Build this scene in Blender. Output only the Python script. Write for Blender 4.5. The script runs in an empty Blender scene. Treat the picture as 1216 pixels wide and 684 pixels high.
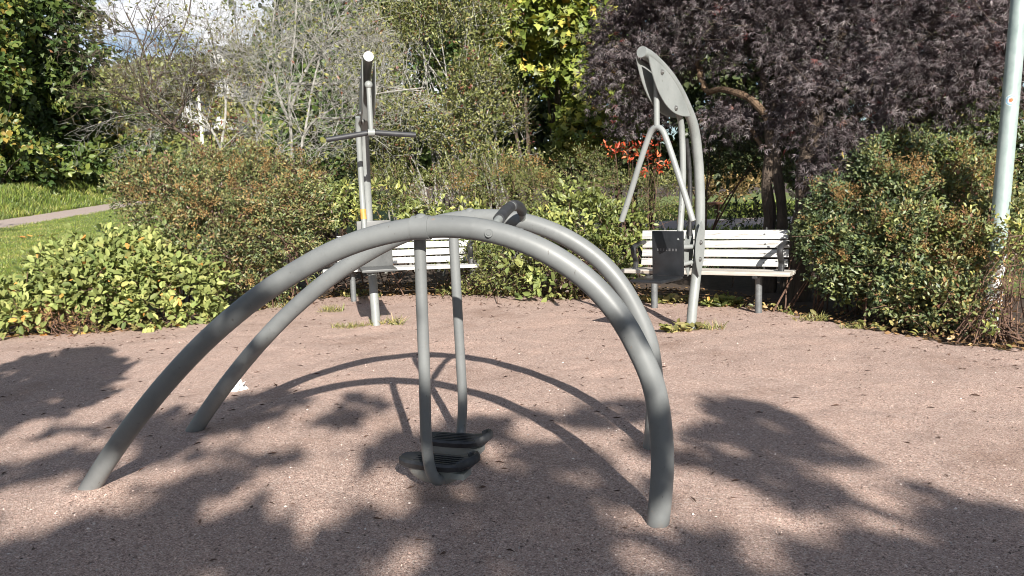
import bpy, bmesh, math, random
import numpy as np
from mathutils import Vector, Matrix

random.seed(7)
rng = np.random.default_rng(7)
R = math.radians
scene = bpy.context.scene
COL = scene.collection

# ------------------------------------------------------------------ camera
PITCH, ROLL, HCAM, FPX = R(7.2), R(-2.0), 1.25, 918.0
_F = np.array([0, math.cos(PITCH), -math.sin(PITCH)])
_U0 = np.array([0, math.sin(PITCH), math.cos(PITCH)])
_R0 = np.array([1.0, 0, 0])
_R = _R0 * math.cos(ROLL) + _U0 * math.sin(ROLL)
_U = _U0 * math.cos(ROLL) - _R0 * math.sin(ROLL)
cam = bpy.data.objects.new('camera', bpy.data.cameras.new('camera'))
COL.objects.link(cam)
cam.data.sensor_width = 36
cam.data.lens = 36 * FPX / 1216
cam.data.clip_end = 2000
cam.data.clip_start = 0.05
m = Matrix([[_R[i], _U[i], -_F[i]] for i in range(3)]).to_4x4()
m.translation = (0, 0, HCAM)
cam.matrix_world = m
scene.camera = cam

# ------------------------------------------------------------------ light
SUN_EL, SUN_AZ = R(26.5), R(13.0)          # the sun stands behind the viewer, a little to the right
S = np.array([math.sin(SUN_AZ) * math.cos(SUN_EL), -math.cos(SUN_AZ) * math.cos(SUN_EL), math.sin(SUN_EL)])
sun = bpy.data.objects.new('sun', bpy.data.lights.new('sun', 'SUN'))
sun.data.energy = 5.0
sun.data.angle = R(0.53)
sun.data.color = (1.0, 0.945, 0.86)
sun.rotation_euler = Vector(S).to_track_quat('Z', 'Y').to_euler()
sun.location = (4, -15, 12)
COL.objects.link(sun)

world = bpy.data.worlds.new('World')
scene.world = world
world.use_nodes = True
wn, wl = world.node_tree.nodes, world.node_tree.links
wn.clear()
out = wn.new('ShaderNodeOutputWorld')
bg = wn.new('ShaderNodeBackground')
sky = wn.new('ShaderNodeTexSky')
sky.sky_type = 'NISHITA'
sky.sun_disc = False
sky.dust_density = 0.3
sky.ozone_density = 3.0
sky.sun_elevation = SUN_EL
sky.sun_rotation = math.pi - SUN_AZ
bg.inputs['Strength'].default_value = 0.05
tc = wn.new('ShaderNodeTexCoord')
mp = wn.new('ShaderNodeMapping')
mp.inputs['Scale'].default_value = (1.6, 1.6, 4.0)
mp.inputs['Location'].default_value = (0.50, 0.0, 0.50)
nz = wn.new('ShaderNodeTexNoise')
nz.inputs['Scale'].default_value = 3.2
nz.inputs['Detail'].default_value = 7
nz.inputs['Roughness'].default_value = 0.55
rp = wn.new('ShaderNodeValToRGB')
rp.color_ramp.elements[0].position = 0.52
rp.color_ramp.elements[1].position = 0.63
mx = wn.new('ShaderNodeMix')
mx.data_type = 'RGBA'
mx.inputs['B'].default_value = (11, 11.2, 11.6, 1)      # sunlit cloud
wl.new(tc.outputs['Generated'], mp.inputs['Vector'])
wl.new(mp.outputs['Vector'], nz.inputs['Vector'])
wl.new(nz.outputs['Fac'], rp.inputs['Fac'])
wl.new(rp.outputs['Color'], mx.inputs['Factor'])
wl.new(sky.outputs['Color'], mx.inputs['A'])
wl.new(mx.outputs['Result'], bg.inputs['Color'])
wl.new(bg.outputs['Background'], out.inputs['Surface'])

scene.view_settings.view_transform = 'Standard'
scene.view_settings.look = 'None'
scene.view_settings.gamma = 1
scene.view_settings.exposure = 1.05
scene.cycles.filter_width = 0.95

# ------------------------------------------------------------------ helpers
def at(px, py, depth):
    """World point at a distance (m, along +Y) seen in that direction from where the survey was taken."""
    d = _F + _R * (px - 608) / FPX + _U * (342 - py) / FPX
    return np.array([0, 0, HCAM]) + d * depth / d[1]

def tag(o, label=None, cat=None, group=None, kind=None):
    if label: o['label'] = label
    if cat: o['category'] = cat
    if group: o['group'] = group
    if kind: o['kind'] = kind
    return o

def empty(name, loc, label, cat, group=None, rz=0.0):
    o = bpy.data.objects.new(name, None)
    o.empty_display_size = 0.1
    o.location = loc
    o.rotation_euler = (0, 0, rz)
    COL.objects.link(o)
    return tag(o, label, cat, group)

def link(name, me, mat=None, parent=None, loc=None):
    o = bpy.data.objects.new(name, me)
    if mat and not me.materials: me.materials.append(mat)
    COL.objects.link(o)
    if parent: o.parent = parent
    if loc is not None: o.location = loc
    return o

def np_mesh(name, V, faces, smooth=False, tint=None):
    """V (n,3); faces: list of (k,m) int arrays, each with m corners."""
    me = bpy.data.meshes.new(name)
    V = np.asarray(V, np.float32)
    me.vertices.add(len(V))
    me.vertices.foreach_set('co', V.ravel())
    faces = [np.asarray(f, np.int32) for f in faces if len(f)]
    loops = np.concatenate([f.ravel() for f in faces])
    tot = np.concatenate([np.full(len(f), f.shape[1], np.int32) for f in faces])
    start = np.concatenate([[0], np.cumsum(tot)[:-1]]).astype(np.int32)
    me.loops.add(len(loops))
    me.loops.foreach_set('vertex_index', loops)
    me.polygons.add(len(tot))
    me.polygons.foreach_set('loop_start', start)
    me.polygons.foreach_set('loop_total', tot)
    if smooth:
        me.polygons.foreach_set('use_smooth', np.ones(len(tot), bool))
    if tint is not None:
        a = me.attributes.new('tint', 'FLOAT_COLOR', 'POINT')
        t = np.ones((len(V), 4), np.float32)
        t[:, :tint.shape[1]] = tint
        a.data.foreach_set('color', t.ravel())
    me.update(calc_edges=True)
    return me

def unit(a):
    a = np.asarray(a, float)
    return a / (np.linalg.norm(a, axis=-1, keepdims=True) + 1e-9)

def smooth_line(P, n):
    """Catmull-Rom through P, n samples by arc length."""
    P = np.asarray(P, float)
    Q = np.vstack([2 * P[0] - P[1], P, 2 * P[-1] - P[-2]])
    o = []
    for i in range(1, len(Q) - 2):
        for t in np.linspace(0, 1, 12, endpoint=False):
            o.append(0.5 * (2 * Q[i] + (Q[i + 1] - Q[i - 1]) * t + (2 * Q[i - 1] - 5 * Q[i] + 4 * Q[i + 1] - Q[i + 2]) * t * t
                            + (3 * Q[i] - Q[i - 1] - 3 * Q[i + 1] + Q[i + 2]) * t ** 3))
    o.append(P[-1])
    o = np.array(o)
    s = np.concatenate([[0], np.cumsum(np.linalg.norm(np.diff(o, axis=0), axis=1))])
    t = np.linspace(0, s[-1], n)
    return np.stack([np.interp(t, s, o[:, k]) for k in range(3)], 1)

class Geo:
    """Collects tubes, boxes, prisms into one mesh."""
    def __init__(self): self.V, self.Q, self.T, self.n = [], [], [], 0
    def add(self, V, quads=(), tris=()):
        V = np.asarray(V, float)
        self.V.append(V)
        if len(quads): self.Q.append(np.asarray(quads, int) + self.n)
        if len(tris): self.T.append(np.asarray(tris, int) + self.n)
        self.n += len(V)
    def tube(self, P, r, sides=16, caps=True, flat=None, ref=None):
        """flat = (a, b): elliptic section scales."""
        P = np.asarray(P, float)
        n = len(P)
        r = np.broadcast_to(np.asarray(r, float), (n,))
        T = unit(np.gradient(P, axis=0))
        N = np.zeros_like(P)
        u = np.array(ref if ref is not None else ((0, 0, 1.0) if abs(T[0][2]) < .9 else (1.0, 0, 0)))
        for i in range(n):
            u = u - T[i] * (u @ T[i])
            u = u / np.linalg.norm(u)
            N[i] = u
        B = np.cross(T, N)
        a = np.linspace(0, 2 * math.pi, sides, endpoint=False)
        fa, fb = flat or (1, 1)
        V = P[:, None] + r[:, None, None] * (N[:, None] * (np.cos(a) * fa)[None, :, None] + B[:, None] * (np.sin(a) * fb)[None, :, None])
        V = V.reshape(-1, 3)
        i, j = np.meshgrid(np.arange(n - 1), np.arange(sides), indexing='ij')
        i, j = i.ravel(), j.ravel()
        k = (j + 1) % sides
        q = np.stack([i * sides + j, i * sides + k, (i + 1) * sides + k, (i + 1) * sides + j], 1)[:, ::-1]
        tr = []
        if caps:
            V = np.vstack([V, P[:1], P[-1:]])
            c0, c1 = n * sides, n * sides + 1
            for s in range(sides):
                e = (s + 1) % sides
                tr += [(c0, s, e), (c1, (n - 1) * sides + e, (n - 1) * sides + s)]
        self.add(V, q, tr)
    def box(self, c, h, ax=None, bev=0.0):
        ax = np.eye(3) if ax is None else np.asarray(ax, float)
        bm = bmesh.new()
        bmesh.ops.create_cube(bm, size=2)
        for v in bm.verts: v.co = Vector((v.co.x * h[0], v.co.y * h[1], v.co.z * h[2]))
        if bev: bmesh.ops.bevel(bm, geom=bm.edges[:], offset=bev, segments=2, affect='EDGES', profile=.6)
        self.bm(bm, c, ax)
    def bm(self, bm, c=(0, 0, 0), ax=None):
        ax = np.eye(3) if ax is None else np.asarray(ax, float)
        bmesh.ops.triangulate(bm, faces=bm.faces[:])
        bm.verts.index_update()
        V = np.array([v.co[:] for v in bm.verts]) @ ax + np.asarray(c, float)
        self.add(V, (), [[v.index for v in f.verts] for f in bm.faces])
        bm.free()
    def prism(self, outline, thick, c, ax, bev=0.0):
        """outline (k,2) in ax[0],ax[1]; thickness along ax[2], centred."""
        bm = bmesh.new()
        vs = [bm.verts.new((p[0], p[1], -thick / 2)) for p in outline]
        f = bm.faces.new(vs)
        ex = bmesh.ops.extrude_face_region(bm, geom=[f])
        for v in ex['geom']:
            if isinstance(v, bmesh.types.BMVert): v.co.z += thick
        bmesh.ops.recalc_face_normals(bm, faces=bm.faces[:])
        if bev:
            ed = [e for e in bm.edges if abs(e.verts[0].co.z - e.verts[1].co.z) < 1e-6]
            bmesh.ops.bevel(bm, geom=ed, offset=bev, segments=2, affect='EDGES')
        self.bm(bm, c, ax)
    def ball(self, c, r, sub=2, sq=(1, 1, 1)):
        bm = bmesh.new()
        bmesh.ops.create_icosphere(bm, subdivisions=sub, radius=r)
        for v in bm.verts: v.co = Vector((v.co.x * sq[0], v.co.y * sq[1], v.co.z * sq[2]))
        self.bm(bm, c)
    def mesh(self, name, smooth=True, angle=35):
        me = np_mesh(name, np.vstack(self.V), [np.vstack(x) for x in (self.Q, self.T) if x], smooth)
        if smooth: me.set_sharp_from_angle(angle=R(angle))
        return me
    def build(self, name, mat, parent=None, smooth=True, angle=35):
        return link(name, self.mesh(name, smooth, angle), mat, parent)

# ------------------------------------------------------------------ materials
def new_mat(name):
    mt = bpy.data.materials.new(name)
    mt.use_nodes = True
    nt = mt.node_tree
    return mt, nt.nodes, nt.links, nt.nodes['Principled BSDF']

def ramp(nodes, stops):
    r = nodes.new('ShaderNodeValToRGB')
    e = r.color_ramp.elements
    while len(e) > 1: e.remove(e[-1])
    e[0].position, e[0].color = stops[0][0], (*stops[0][1], 1)
    for p, c in stops[1:]:
        x = e.new(p)
        x.color = (*c, 1)
    return r

def leaf_mat(name, stops, rough=0.45, trans=0.2, spec=0.5, tr_col=(1.25, 1.2, 0.6)):
    """Leaf colour picked per leaf from a ramp by the mesh's own random tint."""
    mt, N, L, b = new_mat(name)
    a = N.new('ShaderNodeAttribute')
    a.attribute_name = 'tint'
    sep = N.new('ShaderNodeSeparateColor')
    L.new(a.outputs['Color'], sep.inputs['Color'])
    r = ramp(N, stops)
    L.new(sep.outputs['Red'], r.inputs['Fac'])
    mr = N.new('ShaderNodeMapRange')
    mr.inputs['To Min'].default_value = 0.5
    mr.inputs['To Max'].default_value = 1.85  # wide brightness spread also puts leaf highlights into the colour
    L.new(sep.outputs['Green'], mr.inputs['Value'])
    mu = N.new('ShaderNodeMix')
    mu.data_type = 'RGBA'
    mu.blend_type = 'MULTIPLY'
    mu.inputs['Factor'].default_value = 1
    L.new(r.outputs['Color'], mu.inputs['A'])
    L.new(mr.outputs['Result'], mu.inputs['B'])
    L.new(mu.outputs['Result'], b.inputs['Base Color'])
    b.inputs['Roughness'].default_value = rough
    b.inputs['Specular IOR Level'].default_value = spec
    t = N.new('ShaderNodeBsdfTranslucent')
    tm = N.new('ShaderNodeMix')
    tm.data_type = 'RGBA'
    tm.blend_type = 'MULTIPLY'
    tm.inputs['Factor'].default_value = 1
    tm.inputs['B'].default_value = (*tr_col, 1)
    L.new(mu.outputs['Result'], tm.inputs['A'])
    L.new(tm.outputs['Result'], t.inputs['Color'])
    ms = N.new('ShaderNodeMixShader')
    ms.inputs['Fac'].default_value = trans
    L.new(b.outputs['BSDF'], ms.inputs[1])
    L.new(t.outputs['BSDF'], ms.inputs[2])
    L.new(ms.outputs['Shader'], N['Material Output'].inputs['Surface'])
    return mt

def noise_mat(name, stops, scale=8, detail=6, rough=0.7, bump=0.0, bump_scale=None, metallic=0.0, stretch=(1, 1, 1), bump_dist=0.01, rough_var=0.0, spec=0.5):
    mt, N, L, b = new_mat(name)
    tc = N.new('ShaderNodeTexCoord')
    mp = N.new('ShaderNodeMapping')
    mp.inputs['Scale'].default_value = stretch
    L.new(tc.outputs['Object'], mp.inputs['Vector'])
    n = N.new('ShaderNodeTexNoise')
    n.inputs['Scale'].default_value = scale
    n.inputs['Detail'].default_value = detail
    n.inputs['Roughness'].default_value = 0.6
    L.new(mp.outputs['Vector'], n.inputs['Vector'])
    r = ramp(N, stops)
    L.new(n.outputs['Fac'], r.inputs['Fac'])
    L.new(r.outputs['Color'], b.inputs['Base Color'])
    b.inputs['Roughness'].default_value = rough
    b.inputs['Metallic'].default_value = metallic
    b.inputs['Specular IOR Level'].default_value = spec
    if rough_var:
        mr = N.new('ShaderNodeMapRange')
        mr.inputs['To Min'].default_value = rough - rough_var
        mr.inputs['To Max'].default_value = rough + rough_var
        L.new(n.outputs['Fac'], mr.inputs['Value'])
        L.new(mr.outputs['Result'], b.inputs['Roughness'])
    if bump:
        n2 = N.new('ShaderNodeTexNoise')
        n2.inputs['Scale'].default_value = bump_scale or scale * 4
        n2.inputs['Detail'].default_value = 4
        L.new(mp.outputs['Vector'], n2.inputs['Vector'])
        bp = N.new('ShaderNodeBump')
        bp.inputs['Strength'].default_value = bump
        bp.inputs['Distance'].default_value = bump_dist
        L.new(n2.outputs['Fac'], bp.inputs['Height'])
        L.new(bp.outputs['Normal'], b.inputs['Normal'])
    return mt

def gravel_mat():
    mt, N, L, b = new_mat('fine_pink_gravel')
    tc = N.new('ShaderNodeTexCoord')
    def vor(scale):
        v = N.new('ShaderNodeTexVoronoi')
        v.inputs['Scale'].default_value = scale
        L.new(tc.outputs['Object'], v.inputs['Vector'])
        return v
    def noi(scale, det=5, ro=.6):
        n = N.new('ShaderNodeTexNoise')
        n.inputs['Scale'].default_value = scale
        n.inputs['Detail'].default_value = det
        n.inputs['Roughness'].default_value = ro
        L.new(tc.outputs['Object'], n.inputs['Vector'])
        return n
    v1, v2 = vor(250), vor(110)
    s1 = N.new('ShaderNodeSeparateColor')
    L.new(v1.outputs['Color'], s1.inputs['Color'])
    grains = ramp(N, [(0, (.17, .122, .105)), (.15, (.36, .257, .218)), (.5, (.485, .352, .302)), (.8, (.56, .42, .362)), (1, (.69, .60, .54))])
    L.new(s1.outputs['Red'], grains.inputs['Fac'])
    s2 = N.new('ShaderNodeSeparateColor')
    L.new(v2.outputs['Color'], s2.inputs['Color'])
    spots = ramp(N, [(0, (.55, .52, .52)), (.12, (.9, .88, .87)), (.85, (1.0, 1.0, 1.0)), (1, (1.3, 1.28, 1.25))])
    L.new(s2.outputs['Green'], spots.inputs['Fac'])
    m1 = N.new('ShaderNodeMix'); m1.data_type = 'RGBA'; m1.blend_type = 'MULTIPLY'; m1.inputs['Factor'].default_value = 1
    L.new(grains.outputs['Color'], m1.inputs['A']); L.new(spots.outputs['Color'], m1.inputs['B'])
    big = noi(1.1, 8, .65)
    st = ramp(N, [(.30, (.74, .69, .65)), (.47, (.98, .97, .96)), (.72, (1.12, 1.07, 1.03))])
    L.new(big.outputs['Fac'], st.inputs['Fac'])
    m2 = N.new('ShaderNodeMix'); m2.data_type = 'RGBA'; m2.blend_type = 'MULTIPLY'; m2.inputs['Factor'].default_value = 1
    L.new(m1.outputs['Result'], m2.inputs['A']); L.new(st.outputs['Color'], m2.inputs['B'])
    dirt = noi(9, 6, .7)
    dm = ramp(N, [(.60, (0, 0, 0)), (.74, (.55, .55, .55))])
    L.new(dirt.outputs['Fac'], dm.inputs['Fac'])
    m3 = N.new('ShaderNodeMix'); m3.data_type = 'RGBA'
    L.new(dm.outputs['Color'], m3.inputs['Factor'])
    L.new(m2.outputs['Result'], m3.inputs['A'])
    m3.inputs['B'].default_value = (.16, .105, .085, 1)
    L.new(m3.outputs['Result'], b.inputs['Base Color'])
    b.inputs['Roughness'].default_value = .85
    b.inputs['Specular IOR Level'].default_value = .3
    bp = N.new('ShaderNodeBump'); bp.inputs['Strength'].default_value = .9; bp.inputs['Distance'].default_value = .004
    L.new(v1.outputs['Distance'], bp.inputs['Height'])
    bp.invert = True
    b2 = N.new('ShaderNodeBump'); b2.inputs['Strength'].default_value = .35; b2.inputs['Distance'].default_value = .012
    n3 = noi(45, 6, .75)
    L.new(n3.outputs['Fac'], b2.inputs['Height']); L.new(bp.outputs['Normal'], b2.inputs['Normal'])
    L.new(b2.outputs['Normal'], b.inputs['Normal'])
    return mt

def paint_mat(name, c0, c1, c2, rough=.42):
    mt, N, L, b = new_mat(name)
    tc = N.new('ShaderNodeTexCoord')
    def noi(scale, det=6, ro=.6, st=(1, 1, 1)):
        mp = N.new('ShaderNodeMapping'); mp.inputs['Scale'].default_value = st
        n = N.new('ShaderNodeTexNoise'); n.inputs['Scale'].default_value = scale; n.inputs['Detail'].default_value = det; n.inputs['Roughness'].default_value = ro
        L.new(tc.outputs['Object'], mp.inputs['Vector']); L.new(mp.outputs['Vector'], n.inputs['Vector'])
        return n
    def mix(f, a, c):
        m_ = N.new('ShaderNodeMix'); m_.data_type = 'RGBA'
        L.new(f, m_.inputs['Factor']); L.new(a, m_.inputs['A'])
        if isinstance(c, tuple): m_.inputs['B'].default_value = (*c, 1)
        else: L.new(c, m_.inputs['B'])
        return m_.outputs['Result']
    n1 = noi(4, 8, .65)
    r1 = ramp(N, [(.28, c0), (.5, c1), (.74, c2)])
    L.new(n1.outputs['Fac'], r1.inputs['Fac'])
    col = r1.outputs['Color']
    # fine dust film and scuffs
    n2 = noi(26, 8, .75); r2 = ramp(N, [(.55, (0, 0, 0)), (.72, (.35, .35, .35))]); L.new(n2.outputs['Fac'], r2.inputs['Fac'])
    col = mix(r2.outputs['Color'], col, tuple(x * .62 for x in c1))
    n3 = noi(70, 3, .5, (1, 1, .35)); r3 = ramp(N, [(.70, (0, 0, 0)), (.735, (.8, .8, .8))]); L.new(n3.outputs['Fac'], r3.inputs['Fac'])
    col = mix(r3.outputs['Color'], col, (.075, .07, .062))
    # splash of dirt just above the ground
    sx = N.new('ShaderNodeSeparateXYZ'); L.new(tc.outputs['Object'], sx.inputs['Vector'])
    n4 = noi(30, 6, .7)
    ad = N.new('ShaderNodeMath'); ad.operation = 'MULTIPLY_ADD'; ad.inputs[1].default_value = .16; L.new(n4.outputs['Fac'], ad.inputs[0]); ad.inputs[2].default_value = -.05
    mr = N.new('ShaderNodeMapRange'); L.new(sx.outputs['Z'], mr.inputs['Value']); mr.inputs['From Min'].default_value = 0
    L.new(ad.outputs['Value'], mr.inputs['From Max']); mr.inputs['To Min'].default_value = .75; mr.inputs['To Max'].default_value = 0
    col = mix(mr.outputs['Result'], col, (.20, .15, .12))
    L.new(col, b.inputs['Base Color'])
    rr_ = N.new('ShaderNodeMapRange'); rr_.inputs['To Min'].default_value = rough - .10; rr_.inputs['To Max'].default_value = rough + .16
    L.new(n2.outputs['Fac'], rr_.inputs['Value']); L.new(rr_.outputs['Result'], b.inputs['Roughness'])
    bp = N.new('ShaderNodeBump'); bp.inputs['Strength'].default_value = .10; bp.inputs['Distance'].default_value = .002
    L.new(n2.outputs['Fac'], bp.inputs['Height']); L.new(bp.outputs['Normal'], b.inputs['Normal'])
    return mt

M = {}
M['gravel'] = gravel_mat()
M['pebble'] = leaf_mat('pebbles', [(0, (.10, .07, .06)), (.4, (.28, .20, .17)), (.8, (.42, .33, .29)), (1, (.62, .56, .52))], rough=.8, trans=0, spec=.3)
M['soil'] = noise_mat('dark_soil', [(.3, (.030, .020, .014)), (.6, (.075, .050, .034)), (.8, (.12, .085, .055))], 14, 8, .95, .8, 60)
M['lawn'] = noise_mat('lawn_turf', [(.3, (.055, .085, .018)), (.5, (.11, .145, .03)), (.72, (.19, .20, .05))], 5, 8, .9, .6, 90)
M['path'] = noise_mat('path_gravel', [(.3, (.27, .21, .185)), (.6, (.38, .31, .275)), (.8, (.44, .37, .33))], 20, 8, .9, .4, 90)
M['tube'] = paint_mat('grey_green_paint', (.126, .133, .135), (.158, .166, .167), (.186, .194, .194))
M['tube2'] = paint_mat('pale_grey_paint', (.175, .188, .185), (.222, .236, .232), (.255, .268, .264))
M['bolt'] = noise_mat('dull_bolt', [(.3, (.09, .09, .09)), (.7, (.20, .20, .195))], 30, 4, .45, metallic=.5)
M['rubber'] = noise_mat('black_rubber', [(.3, (.016, .017, .02)), (.7, (.042, .044, .05))], 18, 6, .55, .15, 160, bump_dist=.002)
M['plate'] = noise_mat('black_plate', [(.3, (.012, .013, .015)), (.7, (.022, .024, .028))], 9, 7, .32, .05, 120, rough_var=.12, bump_dist=.001)
M['plate_grey'] = noise_mat('worn_grey_plate', [(.3, (.065, .068, .069)), (.7, (.105, .108, .108))], 9, 7, .45, .05, 120, rough_var=.1, bump_dist=.001)
M['print'] = noise_mat('faint_print', [(.3, (.07, .07, .075)), (.7, (.11, .11, .115))], 60, 4, .5)
M['orange'] = noise_mat('orange_band', [(.3, (.45, .22, .05)), (.7, (.60, .32, .09))], 20, 5, .5)
M['white'] = noise_mat('weathered_white_paint', [(.0, (.13, .115, .095)), (.34, (.22, .205, .18)), (.41, (.37, .365, .35)), (.52, (.45, .45, .44)), (.75, (.53, .53, .52))], 11, 10, .6, .3, 50, stretch=(.45, 5, 5), bump_dist=.004)
M['worn_white'] = noise_mat('peeling_white_paint', [(.0, (.16, .12, .09)), (.40, (.32, .27, .22)), (.52, (.40, .38, .35)), (.75, (.50, .49, .47))], 7, 9, .65, .4, 40, stretch=(.4, 5, 5), bump_dist=.004)
M['bench_post'] = noise_mat('galvanised_grey', [(.3, (.10, .105, .11)), (.7, (.19, .20, .205))], 14, 7, .5, .1, 60, metallic=.25)
M['iron'] = noise_mat('black_iron', [(.3, (.012, .012, .013)), (.7, (.035, .035, .036))], 20, 5, .5, .2, 90)
M['galv'] = noise_mat('galvanised_pole', [(.25, (.20, .26, .255)), (.5, (.30, .37, .36)), (.75, (.38, .44, .43))], 9, 9, .5, .12, 70, metallic=.15, stretch=(1, 1, .6), rough_var=.12, bump_dist=.002)
M['peeled'] = noise_mat('flaking_white_base', [(.38, (.13, .12, .11)), (.46, (.45, .45, .45)), (.6, (.72, .73, .74))], 14, 8, .6, .3, 40)
M['st_white'] = noise_mat('sticker_white', [(.3, (.66, .68, .70)), (.7, (.76, .77, .78))], 30, 4, .5)
M['st_blue'] = noise_mat('sticker_blue', [(.3, (.18, .34, .48)), (.7, (.24, .42, .56))], 30, 4, .5)
M['st_red'] = noise_mat('sticker_orange', [(.3, (.55, .12, .05)), (.7, (.66, .18, .08))], 30, 4, .5)
M['paper'] = noise_mat('crumpled_paper', [(.3, (.62, .62, .60)), (.7, (.80, .80, .79))], 30, 5, .8, .3, 120)
M['bark_dark'] = noise_mat('dark_bark', [(.3, (.030, .022, .016)), (.6, (.085, .062, .045)), (.8, (.16, .13, .10))], 14, 8, .9, .9, 40, stretch=(1, 1, .3), bump_dist=.02)
M['bark_brown'] = noise_mat('brown_bark', [(.3, (.07, .045, .028)), (.6, (.16, .105, .065)), (.8, (.25, .19, .12))], 14, 8, .9, .9, 40, stretch=(1, 1, .3), bump_dist=.02)
M['bark_grey'] = noise_mat('lichen_grey_bark', [(.3, (.11, .105, .09)), (.5, (.25, .245, .22)), (.75, (.42, .41, .38))], 16, 8, .9, .7, 60, bump_dist=.01)
M['twig_brown'] = noise_mat('red_brown_twig', [(.3, (.06, .032, .022)), (.7, (.17, .10, .07))], 20, 5, .85)
M['wood_brown'] = noise_mat('brown_wood', [(.3, (.12, .05, .03)), (.7, (.25, .11, .06))], 10, 6, .7)
M['wall_white'] = noise_mat('white_render', [(.3, (.42, .43, .44)), (.7, (.52, .52, .52))], 3, 6, .85)
M['roof_grey'] = noise_mat('grey_roof', [(.3, (.12, .12, .125)), (.7, (.20, .20, .20))], 6, 6, .8)
M['glass'] = noise_mat('window_glass', [(.3, (.03, .04, .05)), (.7, (.06, .07, .08))], 3, 3, .1)
M['lamp_white'] = noise_mat('pale_pole_paint', [(.3, (.55, .54, .48)), (.7, (.68, .67, .62))], 8, 5, .5)

M['lf_broad'] = leaf_mat('bright_broad_leaf', [(0, (.065, .095, .03)), (.35, (.145, .18, .055)), (.7, (.225, .25, .085)), (.95, (.31, .31, .11)), (.985, (.40, .27, .07)), (1, (.44, .22, .06))], trans=.22, spec=.25, rough=.55)
M['lf_spirea'] = leaf_mat('small_green_bronze_leaf', [(0, (.04, .062, .024)), (.35, (.09, .115, .042)), (.6, (.155, .16, .06)), (.78, (.20, .165, .07)), (.93, (.19, .115, .05)), (1, (.09, .045, .03))])
M['lf_ochre'] = leaf_mat('ochre_seed_head', [(0, (.12, .075, .032)), (.5, (.205, .125, .052)), (1, (.30, .20, .085))], rough=.9, trans=.15, spec=.2)
M['lf_tawny'] = leaf_mat('tawny_plume', [(0, (.20, .14, .06)), (.5, (.33, .24, .11)), (1, (.45, .35, .18))], rough=.9, trans=.2, spec=.2)
M['lf_maroon'] = leaf_mat('maroon_leaf', [(0, (.04, .025, .02)), (.5, (.075, .045, .035)), (1, (.12, .08, .05))])
M['lf_yellowgreen'] = leaf_mat('yellow_green_leaf', [(0, (.075, .10, .028)), (.5, (.175, .20, .06)), (.85, (.30, .30, .09)), (1, (.42, .36, .10))], trans=.22)
M['lf_olive'] = leaf_mat('small_olive_leaf', [(0, (.05, .065, .02)), (.4, (.105, .12, .036)), (.7, (.175, .18, .06)), (.86, (.22, .20, .075)), (.94, (.16, .07, .04)), (1, (.12, .04, .03))])
M['lf_maple'] = leaf_mat('turning_maple_leaf', [(0, (.05, .085, .018)), (.4, (.13, .175, .035)), (.75, (.27, .29, .06)), (.93, (.42, .37, .08)), (1, (.45, .28, .07))], trans=.25)
M['lf_darkmaple'] = leaf_mat('dark_maple_leaf', [(0, (.022, .042, .012)), (.4, (.05, .085, .02)), (.75, (.095, .125, .028)), (.93, (.16, .165, .035)), (1, (.20, .145, .035))], trans=.22)
M['lf_purple'] = leaf_mat('purple_cut_leaf', [(0, (.026, .018, .019)), (.35, (.078, .062, .067)), (.7, (.160, .138, .146)), (.92, (.27, .24, .245)), (.975, (.18, .12, .09)), (1, (.14, .035, .03))], rough=.42, trans=.13, spec=.6, tr_col=(1.2, .6, .6))  # palest greys put the leaf sheen into the colour
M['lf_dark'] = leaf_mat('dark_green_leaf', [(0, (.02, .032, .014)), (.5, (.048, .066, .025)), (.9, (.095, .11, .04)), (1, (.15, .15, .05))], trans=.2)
M['lf_hedge'] = leaf_mat('hedge_leaf', [(0, (.03, .05, .026)), (.35, (.075, .105, .045)), (.65, (.145, .17, .065)), (.82, (.22, .21, .075)), (.94, (.27, .20, .07)), (1, (.15, .07, .04))])
M['lf_red'] = leaf_mat('red_orange_leaf', [(0, (.26, .025, .015)), (.5, (.45, .075, .03)), (1, (.60, .22, .09))], trans=.3, tr_col=(1.1, .8, .5))
M['lf_dry'] = leaf_mat('dry_brown_leaf', [(0, (.10, .055, .03)), (.5, (.20, .12, .06)), (1, (.30, .20, .10))], rough=.8, trans=.2, spec=.2)
M['lf_fallen'] = leaf_mat('fallen_orange_leaf', [(0, (.30, .11, .03)), (.5, (.45, .20, .05)), (1, (.50, .32, .08))], rough=.7, trans=.1)
M['grass'] = leaf_mat('grass_blade', [(0, (.06, .10, .018)), (.5, (.13, .175, .03)), (.85, (.22, .23, .055)), (1, (.30, .26, .10))], trans=.3)
M['weed'] = leaf_mat('weed_leaf', [(0, (.07, .085, .025)), (.5, (.16, .16, .05)), (.85, (.26, .22, .09)), (1, (.28, .19, .09))], trans=.2)
M['hill'] = noise_mat('wooded_hill', [(.3, (.045, .055, .03)), (.6, (.085, .09, .048)), (.8, (.13, .12, .07))], .3, 8, .95)

# ------------------------------------------------------------------ terrain
def sstep(a, b, x):
    t = np.clip((np.asarray(x, float) - a) / (b - a), 0, 1)
    return t * t * (3 - 2 * t)

def wobble(x, y):
    return (np.sin(x * 1.7 + y * .9) * .5 + np.sin(x * .8 - y * 1.9 + 1.3) * .5 + np.sin(x * 3.1 + y * 2.7 + .4) * .3) / 1.3

def terrain(x, y):
    x, y = np.asarray(x, float), np.asarray(y, float)
    left = sstep(-3.6, -6.5, x)
    z = left * .06 * np.clip(y - 11, 0, 22) + .85 * sstep(-16.5, -18.2, x) * sstep(14, 22, y)
    z = z + (1 - left) * .012 * np.clip(y - 12, 0, 40)
    far = np.clip(y - 38, 0, 300)
    z = z + far * .02
    return z + .008 * wobble(x * .8, y * .8)

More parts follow.
